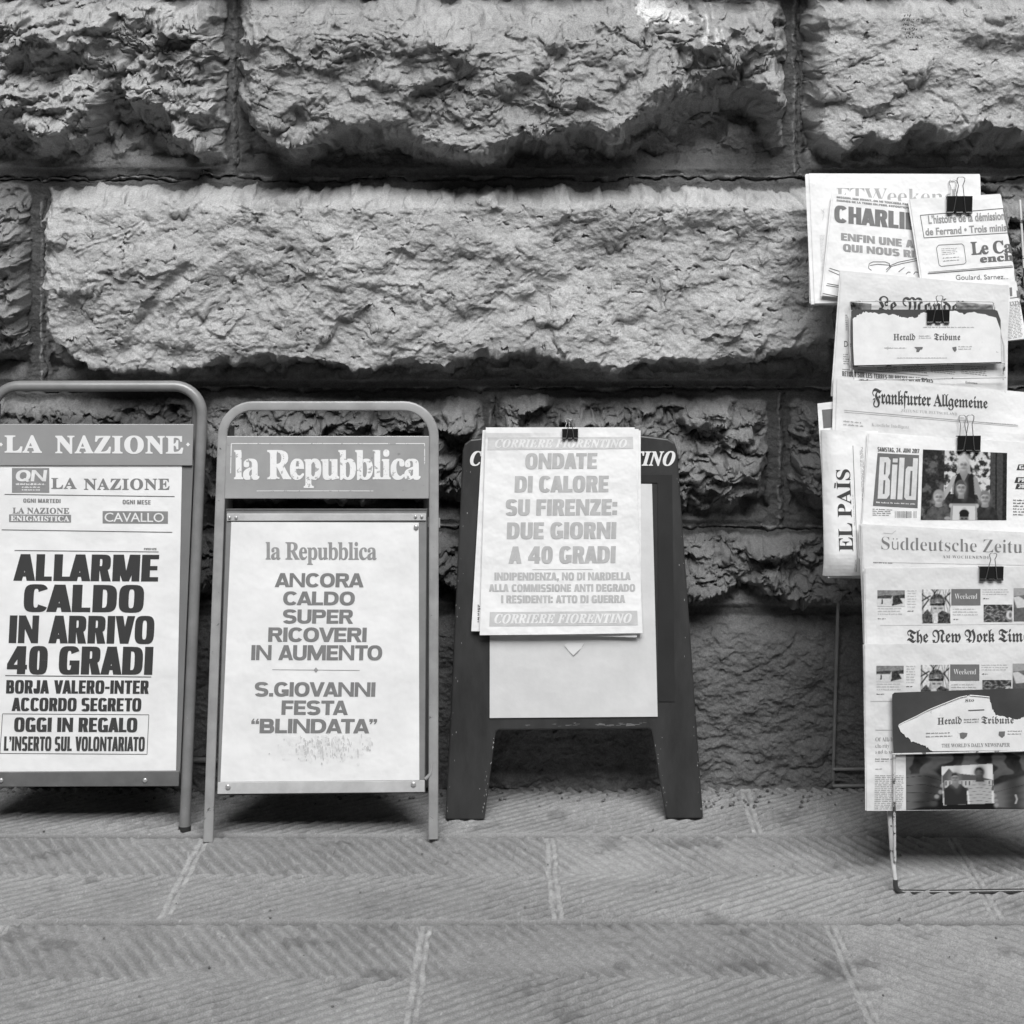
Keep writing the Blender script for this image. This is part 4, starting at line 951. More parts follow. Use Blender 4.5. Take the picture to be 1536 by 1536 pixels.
def rack():
    root = thing('newspaper_rack', 'slim wire newspaper rack with worn white front legs and dark sign plates', 'newspaper rack', (unproj(1440, 1338, -.523)[0], -.28, 0))
    # front legs and floor bar
    XR = 1652
    for k, mir in ((0, lambda x: x), (1, lambda x: XR + 1336 - x)):
        m = MB(); m.tube([unproj(mir(x), y, Y) for x, y, Y in ((1331, 1196, -.470), (1334, 1217, -.479), (1339, 1288, -.510), (1343, 1320, -.522))], .0044, 8); m.build('front_leg', M_rackw, root, True)
    m = MB(); pts = [(1343, 1319)] + arc((1354, 1327), 11, 180, 270, 6) + [(1400, 1338.5), (XR - 20, 1335)] + arc((XR - 18, 1325), 10, 270, 360, 6)
    pf = Plane(1130, -.496, 1336, -.5245); m.tube([pf.P(x, y) for x, y in pts], .0046, 8); m.build('floor_bar', mat('floor_bar_wire', .05, .35, coat=.4), root, True)
    # the sloping side rods that carry the tiers
    m = MB()
    for dx in (0, 300): m.tube([unproj(1342.5 + dx, 1292, -.519), unproj(1341.5 + dx, 1215, -.506), unproj(1341 + dx, 1131, -.489), unproj(1340 + dx, 1000, -.44), unproj(1322 + dx, 700, -.33), unproj(1300 + dx * .8, 470, -.25), unproj(1290 + dx * .8, 300, -.175)], 0.0026, 8)
    m.build('side_rod', M_rackw, root, True)
    # rear legs with the low box frame against the wall
    m = MB()
    for dx in (0, 330): m.tube([unproj(1290 + dx, 320, -.165), unproj(1262 + dx, 780, -.075), unproj(1257 + dx, 900, -.055), unproj(1250 + dx, 1151, -.030), unproj(1249.5 + dx, 1179, -.028)], .0036, 8)
    m.tube([unproj(1249, 1154, -.032), unproj(1580, 1152, -.032)], .0036, 8); m.tube([unproj(1249, 1179, -.030), unproj(1580, 1177, -.030)], .0042, 8)
    m.build('rear_leg_frame', M_rack, root, True)
    # tier baskets
    w0 = MB(); pw = rplane(452, -.278)
    w0.tube([pw.P(x, y) for x, y in ((1276, 556), (1274.5, 520), (1274.5, 454), (1276, 452), (1380, 451.5), (1488, 452.5), (1490, 454), (1506, 520), (1507, 556))], .0013, 6)
    pw2 = rplane(452, -.281)
    w0.tube([pw2.P(1279, 549.5), pw2.P(1507, 544)], .0016, 6); w0.tube([pw2.P(1280, 570), pw2.P(1509, 566)], .0016, 6)
    w0.tube([pw2.P(1279.5, 548), pw2.P(1281.5, 575)], .0013, 6); w0.tube([pw2.P(1505, 546), pw2.P(1505, 570)], .0013, 6)
    w0.build('wire_basket', M_rackw, root, True)
    w0 = MB(); pw = rplane(1040, -.480)
    for y in (1128,): w0.tube([pw.P(1338, y + 3, .002), pw.P(1668, y - 5, .002)], .0016, 6)
    w0.build('wire_basket', M_rackw, root, True)
    # sign plates with torn labels
    def ngon(pl, pts, th, name, m, par, off=0):
        b = MB(); a = [pl.P(x, y, off) for x, y in pts]; c = [p - pl.n * th for p in a]; n = len(a)
        b.add(a + c, [tuple(range(n - 1, -1, -1)), tuple(range(n, 2 * n))] + [(i, (i + 1) % n, n + (i + 1) % n, n + i) for i in range(n)]); return b.build(name, m, par)
    def torn(a, b, n, amp, seed):
        rr = random.Random(seed); return [(a[0] + (b[0] - a[0]) * i / n + rr.uniform(-amp, amp) * .5, a[1] + (b[1] - a[1]) * i / n + rr.uniform(-amp, amp)) for i in range(n)]
    p1 = rplane(460, -.285)
    s = ngon(p1, [(1277, 467), (1280, 464.5), (1490, 464), (1496, 466), (1501, 480), (1502, 543.5), (1280, 549), (1278, 540)], .002, 'sign_plate', M_plate, root)
    pts = [(1279, 479)] + torn((1279, 478), (1296, 468), 10, 1.4, 1) + torn((1296, 468), (1345, 473), 16, 1.4, 2) + torn((1345, 473), (1353, 477), 6, 1.4, 3) + torn((1353, 477), (1374, 476), 8, 1.4, 4) + torn((1374, 476), (1382, 469), 6, 1.3, 5) + torn((1382, 469), (1432, 467), 16, 1.3, 6) + torn((1432, 467), (1446, 471), 6, 1.3, 7) + torn((1446, 471), (1461, 468), 6, 1.3, 8) + torn((1461, 468), (1499, 478), 7, 1.0, 9) + [(1500.5, 495), (1501.5, 543), (1281, 548), (1279.5, 520)]
    lb = ngon(p1, pts, .0012, 'torn_label', M_label, s, .0016)
    p = Print(p1, .0022); p.text('Herald', quad(1339.8, 501, 1372.5, 510.3), 'gothic', .004); p.text('Tribune', quad(1400.6, 501, 1440, 510.3), 'frak', .004); p.build('lettering', ink(.12), s)
    p = Print(p1, .0022); p.lines(quad(1384, 490, 1462, 493), 1, .6, 1); p.lines(quad(1378, 503, 1397, 509), 2, .6, 2); p.lines(quad(1326, 521, 1360, 524), 1, .6, 3); p.lines(quad(1437, 519, 1458, 526), 2, .5, 4); p.lines(quad(1345, 536, 1426, 539), 1, .5, 5, unit=2); p.build('small_text', ink(.42), s)
    p = Print(p1, .0022); p.poly([(1371, 520.5), (1384, 520.5), (1383, 524), (1380, 524.5), (1378, 528), (1374, 528), (1374.5, 524)]); p.poly([(1428, 521), (1434, 520), (1434.5, 525), (1432, 528), (1429, 525)]); p.build('printed_emblem', ink(.15), s)
    p2 = rplane(1030, -.4735)
    s = ngon(p2, [(1338.5, 1042), (1342, 1039), (1660, 1028), (1664, 1031), (1668, 1122), (1340.5, 1129.5), (1339, 1100)], .002, 'sign_plate', M_plate, root)
    Z = lambda x, y: (1220 + x / 4.571, 1020 + y / 4.571)
    pts = [Z(580, 312)] + torn(Z(590, 308), Z(700, 252), 12, .8, 11) + torn(Z(700, 252), Z(800, 200), 10, .8, 12) + torn(Z(800, 200), Z(1000, 120), 16, .8, 13) + torn(Z(1000, 120), Z(1085, 105), 8, .8, 14) + torn(Z(1085, 105), Z(1200, 115), 8, .8, 15) + torn(Z(1205, 120), Z(1220, 180), 8, 1.7, 16) + torn(Z(1225, 200), Z(1250, 242), 8, 1.7, 17) + torn(Z(1250, 242), Z(1390, 266), 12, 1.7, 18) + torn(Z(1400, 268), Z(1470, 250), 8, 1.1, 19) + [Z(1900, 240), Z(1900, 462), Z(1445, 480), Z(815, 488)] + torn(Z(805, 480), Z(760, 445), 8, 1.5, 20) + torn(Z(755, 445), Z(690, 430), 8, 1.5, 21) + torn(Z(680, 425), Z(590, 350), 12, 1.5, 22)
    lb = ngon(p2, pts, .0012, 'torn_label', M_label, s, .0016)
    m = MB(); m.tube([p2.P(*Z(*c), .0026 + .001 * math.sin(c[0])) for c in ((584, 306), (620, 288), (700, 249), (760, 218), (800, 197), (900, 157), (1000, 117), (1050, 107))], .0008, 6); m.build('rolled_edge', M_label, s, True)
    m = MB(); m.tube([p2.P(*Z(*c), .0026) for c in ((1070, 104), (1130, 108), (1205, 116))], .0011, 6); m.build('rolled_edge', M_label, s, True)
    p = Print(p2, .0022); p.text('Herald', [Z(850, 258), Z(1015, 250), Z(1015, 298), Z(850, 304)], 'gothic', .004); p.text('Tribune', [Z(1150, 252), Z(1372, 250), Z(1372, 296), Z(1150, 298)], 'frak', .004)
    p.text('Sto', [Z(1040, 130), Z(1100, 125), Z(1100, 145), Z(1040, 150)], 'serif'); p.line(Z(1060, 208), Z(1170, 203), 1.6); p.build('lettering', ink(.10), s)
    p = Print(p2, .0022); p.text('THE WORLD’S DAILY NEWSPAPER', [Z(878, 436), Z(1345, 430), Z(1345, 455), Z(878, 460)], 'serif', 0); p.lines([Z(770, 360), Z(950, 355), Z(950, 400), Z(770, 405)], 2, .4, 6); p.lines([Z(1330, 345), Z(1430, 345), Z(1430, 382), Z(1330, 385)], 2, .4, 7); p.lines([Z(1030, 265), Z(1135, 262), Z(1135, 298), Z(1030, 300)], 2, .6, 8); p.build('small_text', ink(.22), s)
    p = Print(p2, .0022); p.poly([Z(1000, 364), Z(1020, 358), Z(1055, 362), Z(1050, 385), Z(1028, 402), Z(1006, 398)]); p.poly([Z(1270, 352), Z(1312, 350), Z(1310, 380), Z(1292, 396), Z(1268, 378)]); p.build('printed_emblem', ink(.16), s)
rack()

# ------------------------------------------------------------------ the newspapers, from the top of the rack down
def papers():
    # 1: back bundle, big pale title
    A = lambda x, y: (1190 + x / 4.439, 240 + y / 4.439)
    pl = rplane(258, -.190)
    t = npaper('white newspaper bundle at the top back of the rack with a grey serif title', pl, [(1213.5, 260), (1467, 261), (1474, 452), (1222, 455)], 5, .0022, 2.4, M_newsw, grow=(4.5, 1.0))
    p = Print(pl); p.text('FTWeekend', [(1254, 282), (1434.4, 284), (1434.4, 306), (1254, 303.5)], 'serif', -.012, .95); p.build('masthead', ink(.42), t)
    p = Print(pl); p.lines([A(175, 500), A(210, 500), A(200, 740), A(185, 740)], 26, .4, 1, .3, 2); p.path([A(185, 330), A(205, 350), A(195, 400)], .6); p.path([A(205, 325), A(195, 360)], .6); p.build('small_text', ink(.55), t)
    # 2: satirical weekly
    pl = rplane(270, -.203)
    t = npaper('slanted white weekly with a cartoon and thick block title, left of the boxed headline', pl, [(1250, 290), (1398, 307), (1392, 462), (1234, 443)], 2, .0016, 1.2, M_newsw)
    p = Print(pl); p.text('CHARLIE', [A(272, 300), A(818, 355), A(818, 467), A(272, 413)], 'futura'); p.build('masthead', ink(.20), t)
    p = Print(pl); p.text('ENFIN UNE A', [A(317, 485), A(800, 534), A(802, 585), A(317, 533)], 'futura'); p.text('QUI NOUS RI', [A(330, 557), A(805, 603), A(807, 650), A(330, 606)], 'futura'); p.build('headline', ink(.33), t)
    p = Print(pl); p.text('MISSION, MOI VIVANT, ON NE TOUCHERA PAS A', [A(288, 240), A(790, 292), A(790, 304), A(288, 252)], 'futura'); p.text('DAMNES DE LA TERRE EN PERIL EXPOSITION B', [A(288, 262), A(790, 314), A(790, 326), A(288, 274)], 'futura'); p.build('small_text', ink(.28), t)
    p = Print(pl); p.start(); p.hold = True
    for pts in ([(520, 735), (500, 720), (505, 690), (530, 678), (610, 678), (640, 690), (640, 712), (618, 730)], [(510, 702), (560, 694), (640, 700)], [(640, 705), (700, 680), (825, 655)], [(640, 712), (720, 690), (830, 668)], [(620, 745), (650, 712)], [(700, 745), (740, 715)], [(750, 760), (765, 745), (780, 748)], [(800, 762), (812, 745), (830, 748)], [(240, 720), (310, 742)], [(235, 735), (310, 768)], [(225, 822), (310, 838)], [(218, 835), (308, 848)], [(195, 888), (310, 912)]):
        p.path([A(*q) for q in pts], .9)
    p.build('line_drawing', ink(.10), t)
    # 3: French weekly with the boxed headline
    pl = rplane(290, -.220)
    t = npaper('tilted white paper with a boxed two line headline, near the top right', pl, [(1364.6, 298.5), (1500, 290.7), (1538, 508), (1399, 523)], 3, .0016, 1.2, M_newsw)
    p = Print(pl); p.frame([A(845, 368), A(1396, 322), A(1431, 485), A(870, 518)], 1.0); p.line(A(895, 757), A(1462, 712), 1.4); p.line(A(900, 747), A(1458, 703), .6); p.build('rule', ink(.14), t)
    p = Print(pl); p.text('L’histoire de la démission', [A(895, 370), A(1402, 342), A(1408, 398), A(900, 425)], 'bold', -.016, .97); p.text('de Ferrand • Trois minis', [A(876, 455), A(1416, 424), A(1420, 473), A(880, 502)], 'bold', -.016, .97); p.build('headline', ink(.32), t)
    p = Print(pl); p.text('Le Ca', [A(1178, 546), A(1452, 535), A(1460, 615), A(1186, 632)], 'serif', .02, .95); p.text('ench', [A(1240, 634), A(1462, 618), A(1466, 668), A(1244, 684)], 'serif', .03); p.build('masthead', ink(.15), t)
    p = Print(pl); p.start(); p.hold = True; p.path([A(*q) for q in ((968, 566), (1120, 558), (1135, 570), (1150, 680), (1138, 692), (985, 708), (970, 698), (952, 585), (968, 566))], .9); p.lines([A(985, 590), A(1100, 584), A(1110, 630), A(990, 640)], 4, .3, 3, .4, 3); p.lines([A(995, 650), A(1110, 642), A(1110, 680), A(1000, 690)], 2, .3, 4, .3, 3); p.build('speech_panel', ink(.2), t)
    p = Print(pl); p.text('Goulard, Sarnez...', [A(1080, 766), A(1428, 762), A(1430, 792), A(1082, 798)], 'sans', 0); p.build('subheadline', ink(.12), t)
    p = Print(pl); p.lines([A(1440, 970), A(1515, 960), A(1530, 1180), A(1425, 1200)], 22, .45, 5, .1, 3); p.text('EXEM', [A(1438, 945), A(1512, 935), A(1514, 960), A(1440, 968)], 'serif'); p.box([A(1470, 735), A(1478, 735), A(1486, 800), A(1476, 800)]); p.box([A(1438, 850), A(1455, 848), A(1458, 905), A(1442, 907)]); p.box([A(1485, 870), A(1500, 868), A(1504, 915), A(1490, 917)]); p.line(A(1442, 920), A(1505, 912), 1.2); p.build('small_text', ink(.2), t)
    binder_clip(pl, 1438, 295, 319.5, 19, 267.5, 'topmost black binder clip on the rack, on the paper with the boxed headline')
    # 4: evening paper behind the upper plate
    pl = rplane(405, -.256, lambda x, y: .0025 * np.sin((x - 1250) / 40) * np.clip((460 - y) / 50, 0, 1))
    t = npaper('pale newspaper with a black gothic title half hidden behind the upper torn sign plate', pl, [(1262, 412), (1512, 434), (1509, 600), (1249, 598)], 3, .0018, 1.5, grow=(1, -5))
    p = Print(pl); p.text('Le Monde', [(1316.6, 446), (1437.8, 450), (1437.8, 472), (1316.6, 468)], 'frak', .006); p.build('masthead', ink(.07), t, 14)
    p = Print(pl); p.text('RETOUR SUR LES TERRES DU BREXIT UN AN APRES', [A(325, 1405), A(930, 1455), A(930, 1482), A(325, 1438)], 'cond'); p.text('De', [A(338, 1205), A(385, 1207), A(385, 1243), A(338, 1243)], 'sans', .0); p.text('Entretien', [A(1145, 1472), A(1225, 1480), A(1225, 1492), A(1145, 1486)], 'serif', 0); p.build('headline', ink(.12), t, 14)
    p = Print(pl)
    for i, (x0, x1) in enumerate(((560, 690), (725, 890), (915, 1085), (1115, 1290))): p.lines([A(x0, 1345 + i * 8), A(x1, 1352 + i * 8), A(x1, 1418 + i * 9), A(x0, 1400 + i * 8)], 5, .5, 10 + i, .1, 3)
    p.lines([A(332, 1290), A(372, 1292), A(372, 1370), A(332, 1366)], 5, .45, 15, .2, 2.5); p.lines([A(345, 1030), A(362, 1030), A(362, 1140), A(348, 1140)], 9, .5, 16, .1, 2); p.line(A(325, 1393), A(375, 1397), .7); p.line(A(430, 1395), A(900, 1437), .7); p.build('column_text', ink(.25), t, 14)
    pic = Pic(40, 16, .12).noise(.3, 5, 91).ell(.85, .5, .3, .5, .35, 8); pic.lay(pl, [A(378, 945), A(520, 958), A(518, 1005), A(385, 1000)], 'photograph', t)
    pic = Pic(30, 12, .3).noise(.4, 5, 92); pic.lay(pl, [A(1085, 945), A(1328, 962), A(1330, 1000), A(1085, 998)], 'photograph', t)
    binder_clip(rplane(460, -.2845), 1406, 465.5, 484, 16.8, 444.5, 'black binder clip on the upper torn sign plate', thick=.012)
    # 5: broadsheet with the long gothic title
    B = lambda x, y: (1210 + x / 4.712, 540 + y / 4.712)
    pl = rplane(565, -.304, lambda x, y: -.021 * np.clip((x - 1420) / 110, 0, 1.2) ** 2 * np.clip((650 - y) / 80, 0, 1) + .003 * np.sin((x - 1250) / 60))
    t = npaper('newspaper with a long black gothic title, above the family photograph', pl, [B(215, 132), (1546, 592), (1546, 705), B(200, 640)], 4, .0022, 1.6, grow=(4, -3.5))
    p = Print(pl); p.text('Frankfurter Allgemeine', [B(462, 208), B(1285, 270), B(1285, 342), B(462, 308)], 'gothic', .006, .92); p.build('masthead', ink(.06), t, 12)
    p = Print(pl); p.text('ZEITUNG FÜR DEUTSCHLAND', [B(665, 348), B(1062, 372), B(1062, 391), B(665, 366)], 'serif', -.01, 1.1); p.text('Künstliche Intelligenz', [B(457, 445), B(720, 462), B(720, 484), B(457, 468)], 'serif', -.012); p.lines([B(258, 425), B(395, 438), B(400, 485), B(258, 472)], 2, .5, 20, .1, 5); p.lines([B(1270, 438), B(1490, 455), B(1490, 466), B(1270, 448)], 2, .5, 21, .1, 3); p.build('small_text', ink(.38), t, 12)
    p = Print(pl); p.line(B(265, 355), B(1500, 462), .7, 12); p.line(B(265, 368), B(1500, 472), .5, 12); p.build('rule', ink(.35), t, 12)
    # 6: paper behind the vertical title
    pl = rplane(600, -.302)
    t = npaper('narrow newspaper edge with a grey square, behind the paper with the upright title', pl, [B(76, 308), (1300, 596), (1310, 868), B(150, 1540)], 0, m=M_newsw)
    p = Print(pl); p.box([B(107, 352), B(230, 340), B(235, 470), B(118, 482)]); p.build('photograph', ink(.16), t)
    # 7: rolled paper with the upright title
    pl = rplane(640, -.334, lambda x, y: -.016 * np.clip((1258 - x) / 22, 0, 1.2) ** 2 - .02 * np.clip((y - 826) / 40, 0, 1) ** 2 + .002)
    t = npaper('rolled newspaper standing sideways with its black serif title reading upward', pl, [(1235, 645), (1316, 647), (1318, 864), (1239.5, 865)], 3, .002, 1.0, M_newsw, nu=36, nv=40, grow=(.4, 0))
    p = Print(pl); p.text('EL PAIS', [B(228, 1352), B(207, 772), B(303, 772), B(328, 1352)], 'serif', .0, .95); p.box([B(196, 868), B(193, 905), B(203, 905), B(206, 868)]); p.build('masthead', ink(.06), t, 8)
    p = Print(pl); p.line(B(325, 605), B(360, 1500), .9, 30); p.build('rule', ink(.2), t, 12)
    p = Print(pl); p.lines([B(398, 1130), B(372, 615), B(400, 612), B(420, 1130)], 3, .45, 22, .05, 4); p.lines([B(345, 1500), B(342, 1410), B(352, 1410), B(358, 1500)], 2, .5, 23, .0, 3); p.lines([B(335, 1170), B(322, 950), B(328, 950), B(341, 1170)], 1, .6, 24, .0, 3); p.build('small_text', ink(.25), t, 8)
    # 8: tabloid with the family photograph
    pl = rplane(650, -.346, lambda x, y: .002 * np.sin((x - 1300) / 50))
    t = npaper('newspaper with a square white on grey block logo beside a dark family photograph', pl, [B(440, 514), (1546, 664), (1548, 852), (1290, 838)], 3, .002, 1.5, M_newsw, grow=(2, 0))
    b = Print(pl); b.box([B(500, 657), B(792, 672), B(782, 1047), B(468, 1030)], 0, 6, 4); b = b.build('logo_block', ink(.15), t)
    p = Print(pl, .0011)
    G = lambda pts: [B(514 + (x - 514) - (y - 685) * .055, y + (x - 514) * .035) for x, y in pts]
    for pts in ([(516, 685), (575, 685), (592, 705), (592, 800), (580, 826), (596, 850), (598, 950), (580, 978), (516, 980)], [(606, 735), (642, 735), (642, 980), (606, 980)], [(608, 692), (642, 692), (642, 720), (608, 720)],
                [(654, 685), (690, 685), (690, 980), (654, 980)], [(702, 765), (716, 745), (750, 745), (750, 685), (785, 685), (785, 980), (716, 980), (702, 962)]): p.poly(G(pts))
    p.lines([B(490, 1000), B(765, 1012), B(765, 1025), B(490, 1014)], 1, .8, 30, .0, 5); p.build('lettering', ink(.66), b, 14)
    p = Print(pl, .0016)
    for pts in ([(550, 722), (561, 722), (561, 806), (550, 806)], [(550, 848), (563, 848), (563, 944), (550, 944)], [(736, 775), (750, 775), (750, 952), (736, 952)]): p.poly(G(pts))
    p.build('counter', ink(.15), b)
    p = Print(pl); p.text('SAMSTAG, 24. JUNI 2017', [B(500, 615), B(795, 629), B(794, 658), B(500, 645)], 'cond'); p.build('dateline', ink(.10), t, 14)
    p = Print(pl); p.lines([B(465, 1050), B(605, 1055), B(600, 1108), B(465, 1105)], 4, .5, 31, .3, 4); p.lines([B(1462, 985), B(1600, 990), B(1600, 1110), B(1460, 1108)], 6, .5, 32, .3, 4); p.build('small_text', ink(.15), t)
    p = Print(pl); p.start(); p.hold = True; rr = random.Random(4); x = 622
    while x < 773:
        wd = rr.choice((2, 3, 5)); p.box([B(x, 1068), B(x + wd, 1068), B(x + wd, 1116), B(x, 1116)]); x += wd + rr.choice((3, 4, 6))
        if 735 < x < 750: x = 753
    p.build('barcode', ink(.10), t)
    b = Print(pl)
    for x, y0, y1 in ((1485, 738, 778), (1470, 828, 868), (1475, 874, 912)): b.box([B(x + 14, y0), B(1600, y0), B(1600, y1), B(x, y1)])
    b = b.build('tag_block', ink(.05), t)
    p = Print(pl, .0011); p.text('G', [B(1503, 744), B(1535, 744), B(1535, 772), B(1503, 772)], 'impact'); p.text('PR', [B(1498, 835), B(1548, 835), B(1546, 862), B(1494, 862)], 'impact'); p.text('20', [B(1500, 880), B(1540, 880), B(1538, 906), B(1496, 906)], 'impact'); p.build('lettering', ink(.7), b)
    g = Pic(150, 122, .05)
    m = sst(fbm(g.x * 9, g.y * 8, 4, 93) * 2.4 + .1); g.a += m * .12
    lf = ((g.x > .26) & (g.x < .80) & (g.y < .62)); g.mix(lf * sst(fbm(g.x * 13, g.y * 11, 4, 94) * 3 + .55), .62)
    g.poly([(.80, 0), (.95, 0), (.95, 1), (.82, 1)], .10); g.poly([(.86, 0), (.875, 0), (.885, 1), (.865, 1)], .035); g.poly([(.95, 0), (1, 0), (1, 1), (.95, 1)], .04)
    g.noise(.05, 30, 95)
    sk = .46
    g.ell(.485, .175, .075, .15, .58, 3); g.poly([(.425, .15), (.55, .15), (.57, .33), (.545, .36), (.43, .36), (.405, .33)], .40)         # long fair hair
    g.poly([(.455, .26), (.52, .26), (.545, .34), (.62, .38), (.64, .62), (.36, .62), (.36, .38), (.43, .34)], sk * .62); g.poly([(.39, .35), (.44, .32), (.49, .46), (.54, .32), (.60, .35), (.63, .72), (.37, .72)], .035)
    g.poly([(.36, .37), (.41, .35), (.35, .54), (.27, .71), (.22, .67), (.30, .52)], sk * .95); g.poly([(.61, .35), (.65, .39), (.71, .62), (.68, .71), (.63, .58)], sk * .75)
    g.face(.485, .20, .055, sk, .55)
    g.poly([(.38, .70), (.43, .655), (.50, .64), (.56, .655), (.62, .70), (.63, .82), (.36, .82)], .05); g.poly([(.435, .58), (.495, .58), (.50, .69), (.43, .69)], sk * .55); g.face(.463, .53, .060, sk * .95, .13)
    for cx, dk in ((.205, .13), (.745, .06)):
        g.poly([(cx - .13, .86), (cx - .06, .785), (cx + .06, .785), (cx + .13, .84), (cx + .16, 1), (cx - .15, 1)], dk); g.poly([(cx - .032, .72), (cx + .032, .72), (cx + .045, .81), (cx - .045, .81)], sk * .6)
        g.line([(cx - .06, .80), (cx, .83), (cx + .06, .80)], .006, dk * .4)
    mm = (g.y > .8) & (g.x < .34); g.noise(.10, 16, 111, mm); mm = (g.y > .8) & (g.x > .62) & (g.x < .9); g.noise(.05, 16, 112, mm)
    g.face(.205, .67, .058, sk, .36); g.face(.745, .67, .058, sk * .92, .24)
    g.poly([(.35, .76), (.65, .76), (.66, 1), (.34, 1)], .36); g.poly([(.375, .79), (.63, .79), (.635, 1), (.37, 1)], .60); g.ell(.505, 1.0, .052, .16, .20, 2); g.ell(.505, .895, .056, .05, .03); g.poly([(.45, .89), (.56, .89), (.555, .945), (.455, .945)], .03)
    for e in (-.022, .022): g.ell(.505 + e, .975, .012, .010, .04)
    g.ell(.345, .79, .018, .03, sk); g.ell(.655, .79, .018, .03, sk); g.ell(.31, .97, .035, .025, sk * .8)
    g.lay(pl, [B(820, 632), B(1418, 657), B(1413, 1132), B(803, 1130)], 'photograph', t)
    binder_clip(pl, 1452, 653.5, 676, 17.4, 622.5, 'black binder clip over the top edge of the family photograph paper')
    # 9: paper with the grey light title
    pl = rplane(785, -.386, lambda x, y: .003 * np.sin((x - 1290) / 70))
    t = npaper('newspaper with one long grey thin lettered title, below the family photograph', pl, [(1293, 789), (1546, 803), (1548, 965), (1299, 968)], 4, .002, 1.6, grow=(2.5, -2.5))
    p = Print(pl); p.text('Süddeutsche Zeitung', [B(527, 1250), B(1660, 1278), B(1660, 1368), B(527, 1338)], 'serif', -.014, .97); p.build('masthead', ink(.20), t, 14)
    p = Print(pl); p.text('AM WOCHENENDE', [B(957, 1379), B(1292, 1385), B(1292, 1405), B(957, 1399)], 'serif', -.01, 1.25); p.lines([B(470, 1428), B(605, 1432), B(605, 1440), B(470, 1436)], 1, .8, 40, 0, 3); p.build('small_text', ink(.18), t, 14)
    p = Print(pl); p.line(B(470, 1428), B(1600, 1452), .5, 10); p.path([B(540, 1222), B(600, 1228), B(628, 1205)], .5); p.build('rule', ink(.4), t, 14)
    # 10, 11: two copies of the American paper
    Cc = lambda x, y: (1220 + x / 4.861, 780 + y / 4.861)
    def tent():
        g = Pic(44, 26, .30).noise(.12, 4, 96); g.poly([(0, .38), (.3, .30), (.6, .34), (1, .26), (1, .52), (0, .52)], .10); g.poly([(0, .52), (1, .5), (1, 1), (0, 1)], .62)
        g.poly([(.52, .95), (.55, .55), (.66, .33), (.78, .36), (.92, .8)], .07); g.poly([(.44, .88), (.50, .50), (.56, .30), (.55, .85)], .55); g.poly([(.16, .55), (.20, .55), (.21, .85), (.15, .85)], .04); return g.noise(.12, 12, 97)
    def skier():
        g = Pic(46, 54, .66); rr = random.Random(2)
        for i in range(12): a = rr.random(); g.line([(a, 0), (rr.random(), 1)], .008, .15)
        for pts in ([(0, .15), (.25, .3), (.0, .6)], [(1, .1), (.8, .25), (1, .5)], [(.35, 0), (.45, .12), (.55, .0)], [(.0, .35), (.3, .2)]): g.line(pts, .022, .07)
        g.ell(.54, .34, .25, .20, .10); g.ell(.54, .52, .2, .22, .50); g.ell(.43, .34, .10, .07, .2); g.ell(.66, .34, .10, .07, .2); g.poly([(.28, .42), (.8, .40), (.78, .48), (.3, .48)], .05)
        g.ell(.46, .56, .05, .02, .1); g.ell(.64, .56, .05, .02, .1); g.poly([(.02, .75), (.2, .58), (.36, .75), (.38, 1), (.05, 1)], .12); g.poly([(.55, .72), (.7, .62), (.98, .72), (.98, 1), (.55, 1)], .10); g.poly([(.38, .72), (.55, .7), (.55, .88), (.38, .88)], .60)
        return g.noise(.25, 12, 98)
    def dish():
        g = Pic(46, 28, .22); m = ridged(g.x * 5, g.y * 4, 3, 99); g.a = .05 + .5 * m ** 3; g.ell(.9, .6, .12, .25, .6); g.ell(.92, .6, .05, .15, .2); return g
    def hill():
        g = Pic(50, 52, .40); g.poly([(0, .25), (.4, .2), (1, .55), (1, 1), (0, 1)], .2); g.poly([(0, .28), (.15, .25), (.6, .55), (.1, .6)], .60); g.poly([(0, .60), (1, .6), (1, 1), (0, 1)], .17); return g.noise(.08, 10, 100)
    def nyt(pl, t, dx, dy, sx=1.0, cut=None, second=False):
        def Q(x0, y0, x1, y1): return [(1316 + (x - 1316) * sx + dx, y + dy) for x, y in ((x0, y0), (x1, y0), (x1, y1), (x0, y1))]
        tent().lay(pl, Q(1316, 885.3, 1357, 909.6), 'photograph', t); skier().lay(pl, Q(1382.5, 884, 1425.7, 934.7), 'photograph', t)
        dish().lay(pl, Q(1475.7, 907, 1519, 933), 'photograph', t); hill().lay(pl, Q(1521, 882.3, 1575, 932), 'photograph', t)
        b = Print(pl).box(Q(1427, 883.5, 1471, 908), 0, 4, 2).build('title_block', ink(.16), t)
        Print(pl, .001).text('Weekend', Q(1432, 890.5, 1466, 898.5), 'serif', -.014, .97).build('lettering', ink(.70), b, 12)
        p = Print(pl)
        for i, (q, n) in enumerate(((Q(1316.5, 911.5, 1355, 924), 3), (Q(1361, 885, 1375, 913), 7), (Q(1429, 912.5, 1469, 925), 3), (Q(1474, 883.5, 1517, 894), 3))): p.lines(q, n, .5, 50 + i, .15, 3)
        p.build('column_text', ink(.48), t, 14); p = Print(pl)
        for i, q in enumerate((Q(1316.5, 927, 1328, 929), Q(1361, 915.5, 1370, 917.5), Q(1430, 928, 1438, 930), Q(1475, 897, 1484, 899))): p.lines(q, 1, .9, 60 + i, 0, 3)
        p.build('small_text', ink(.10), t, 14)
    bul = lambda a, ph: (lambda x, y: a * np.sin((x - 1290) / 55 + ph) + .0012 * np.sin(y / 30))
    pl = rplane(850, -.412, bul(.0016, .3))
    t = npaper('upper newspaper with a row of small pictures above a black gothic title', pl, [(1298, 853), (1608, 849), (1612, 1020), (1300, 1022)], 5, .0018, 1.6, grow=(1.5, 0))
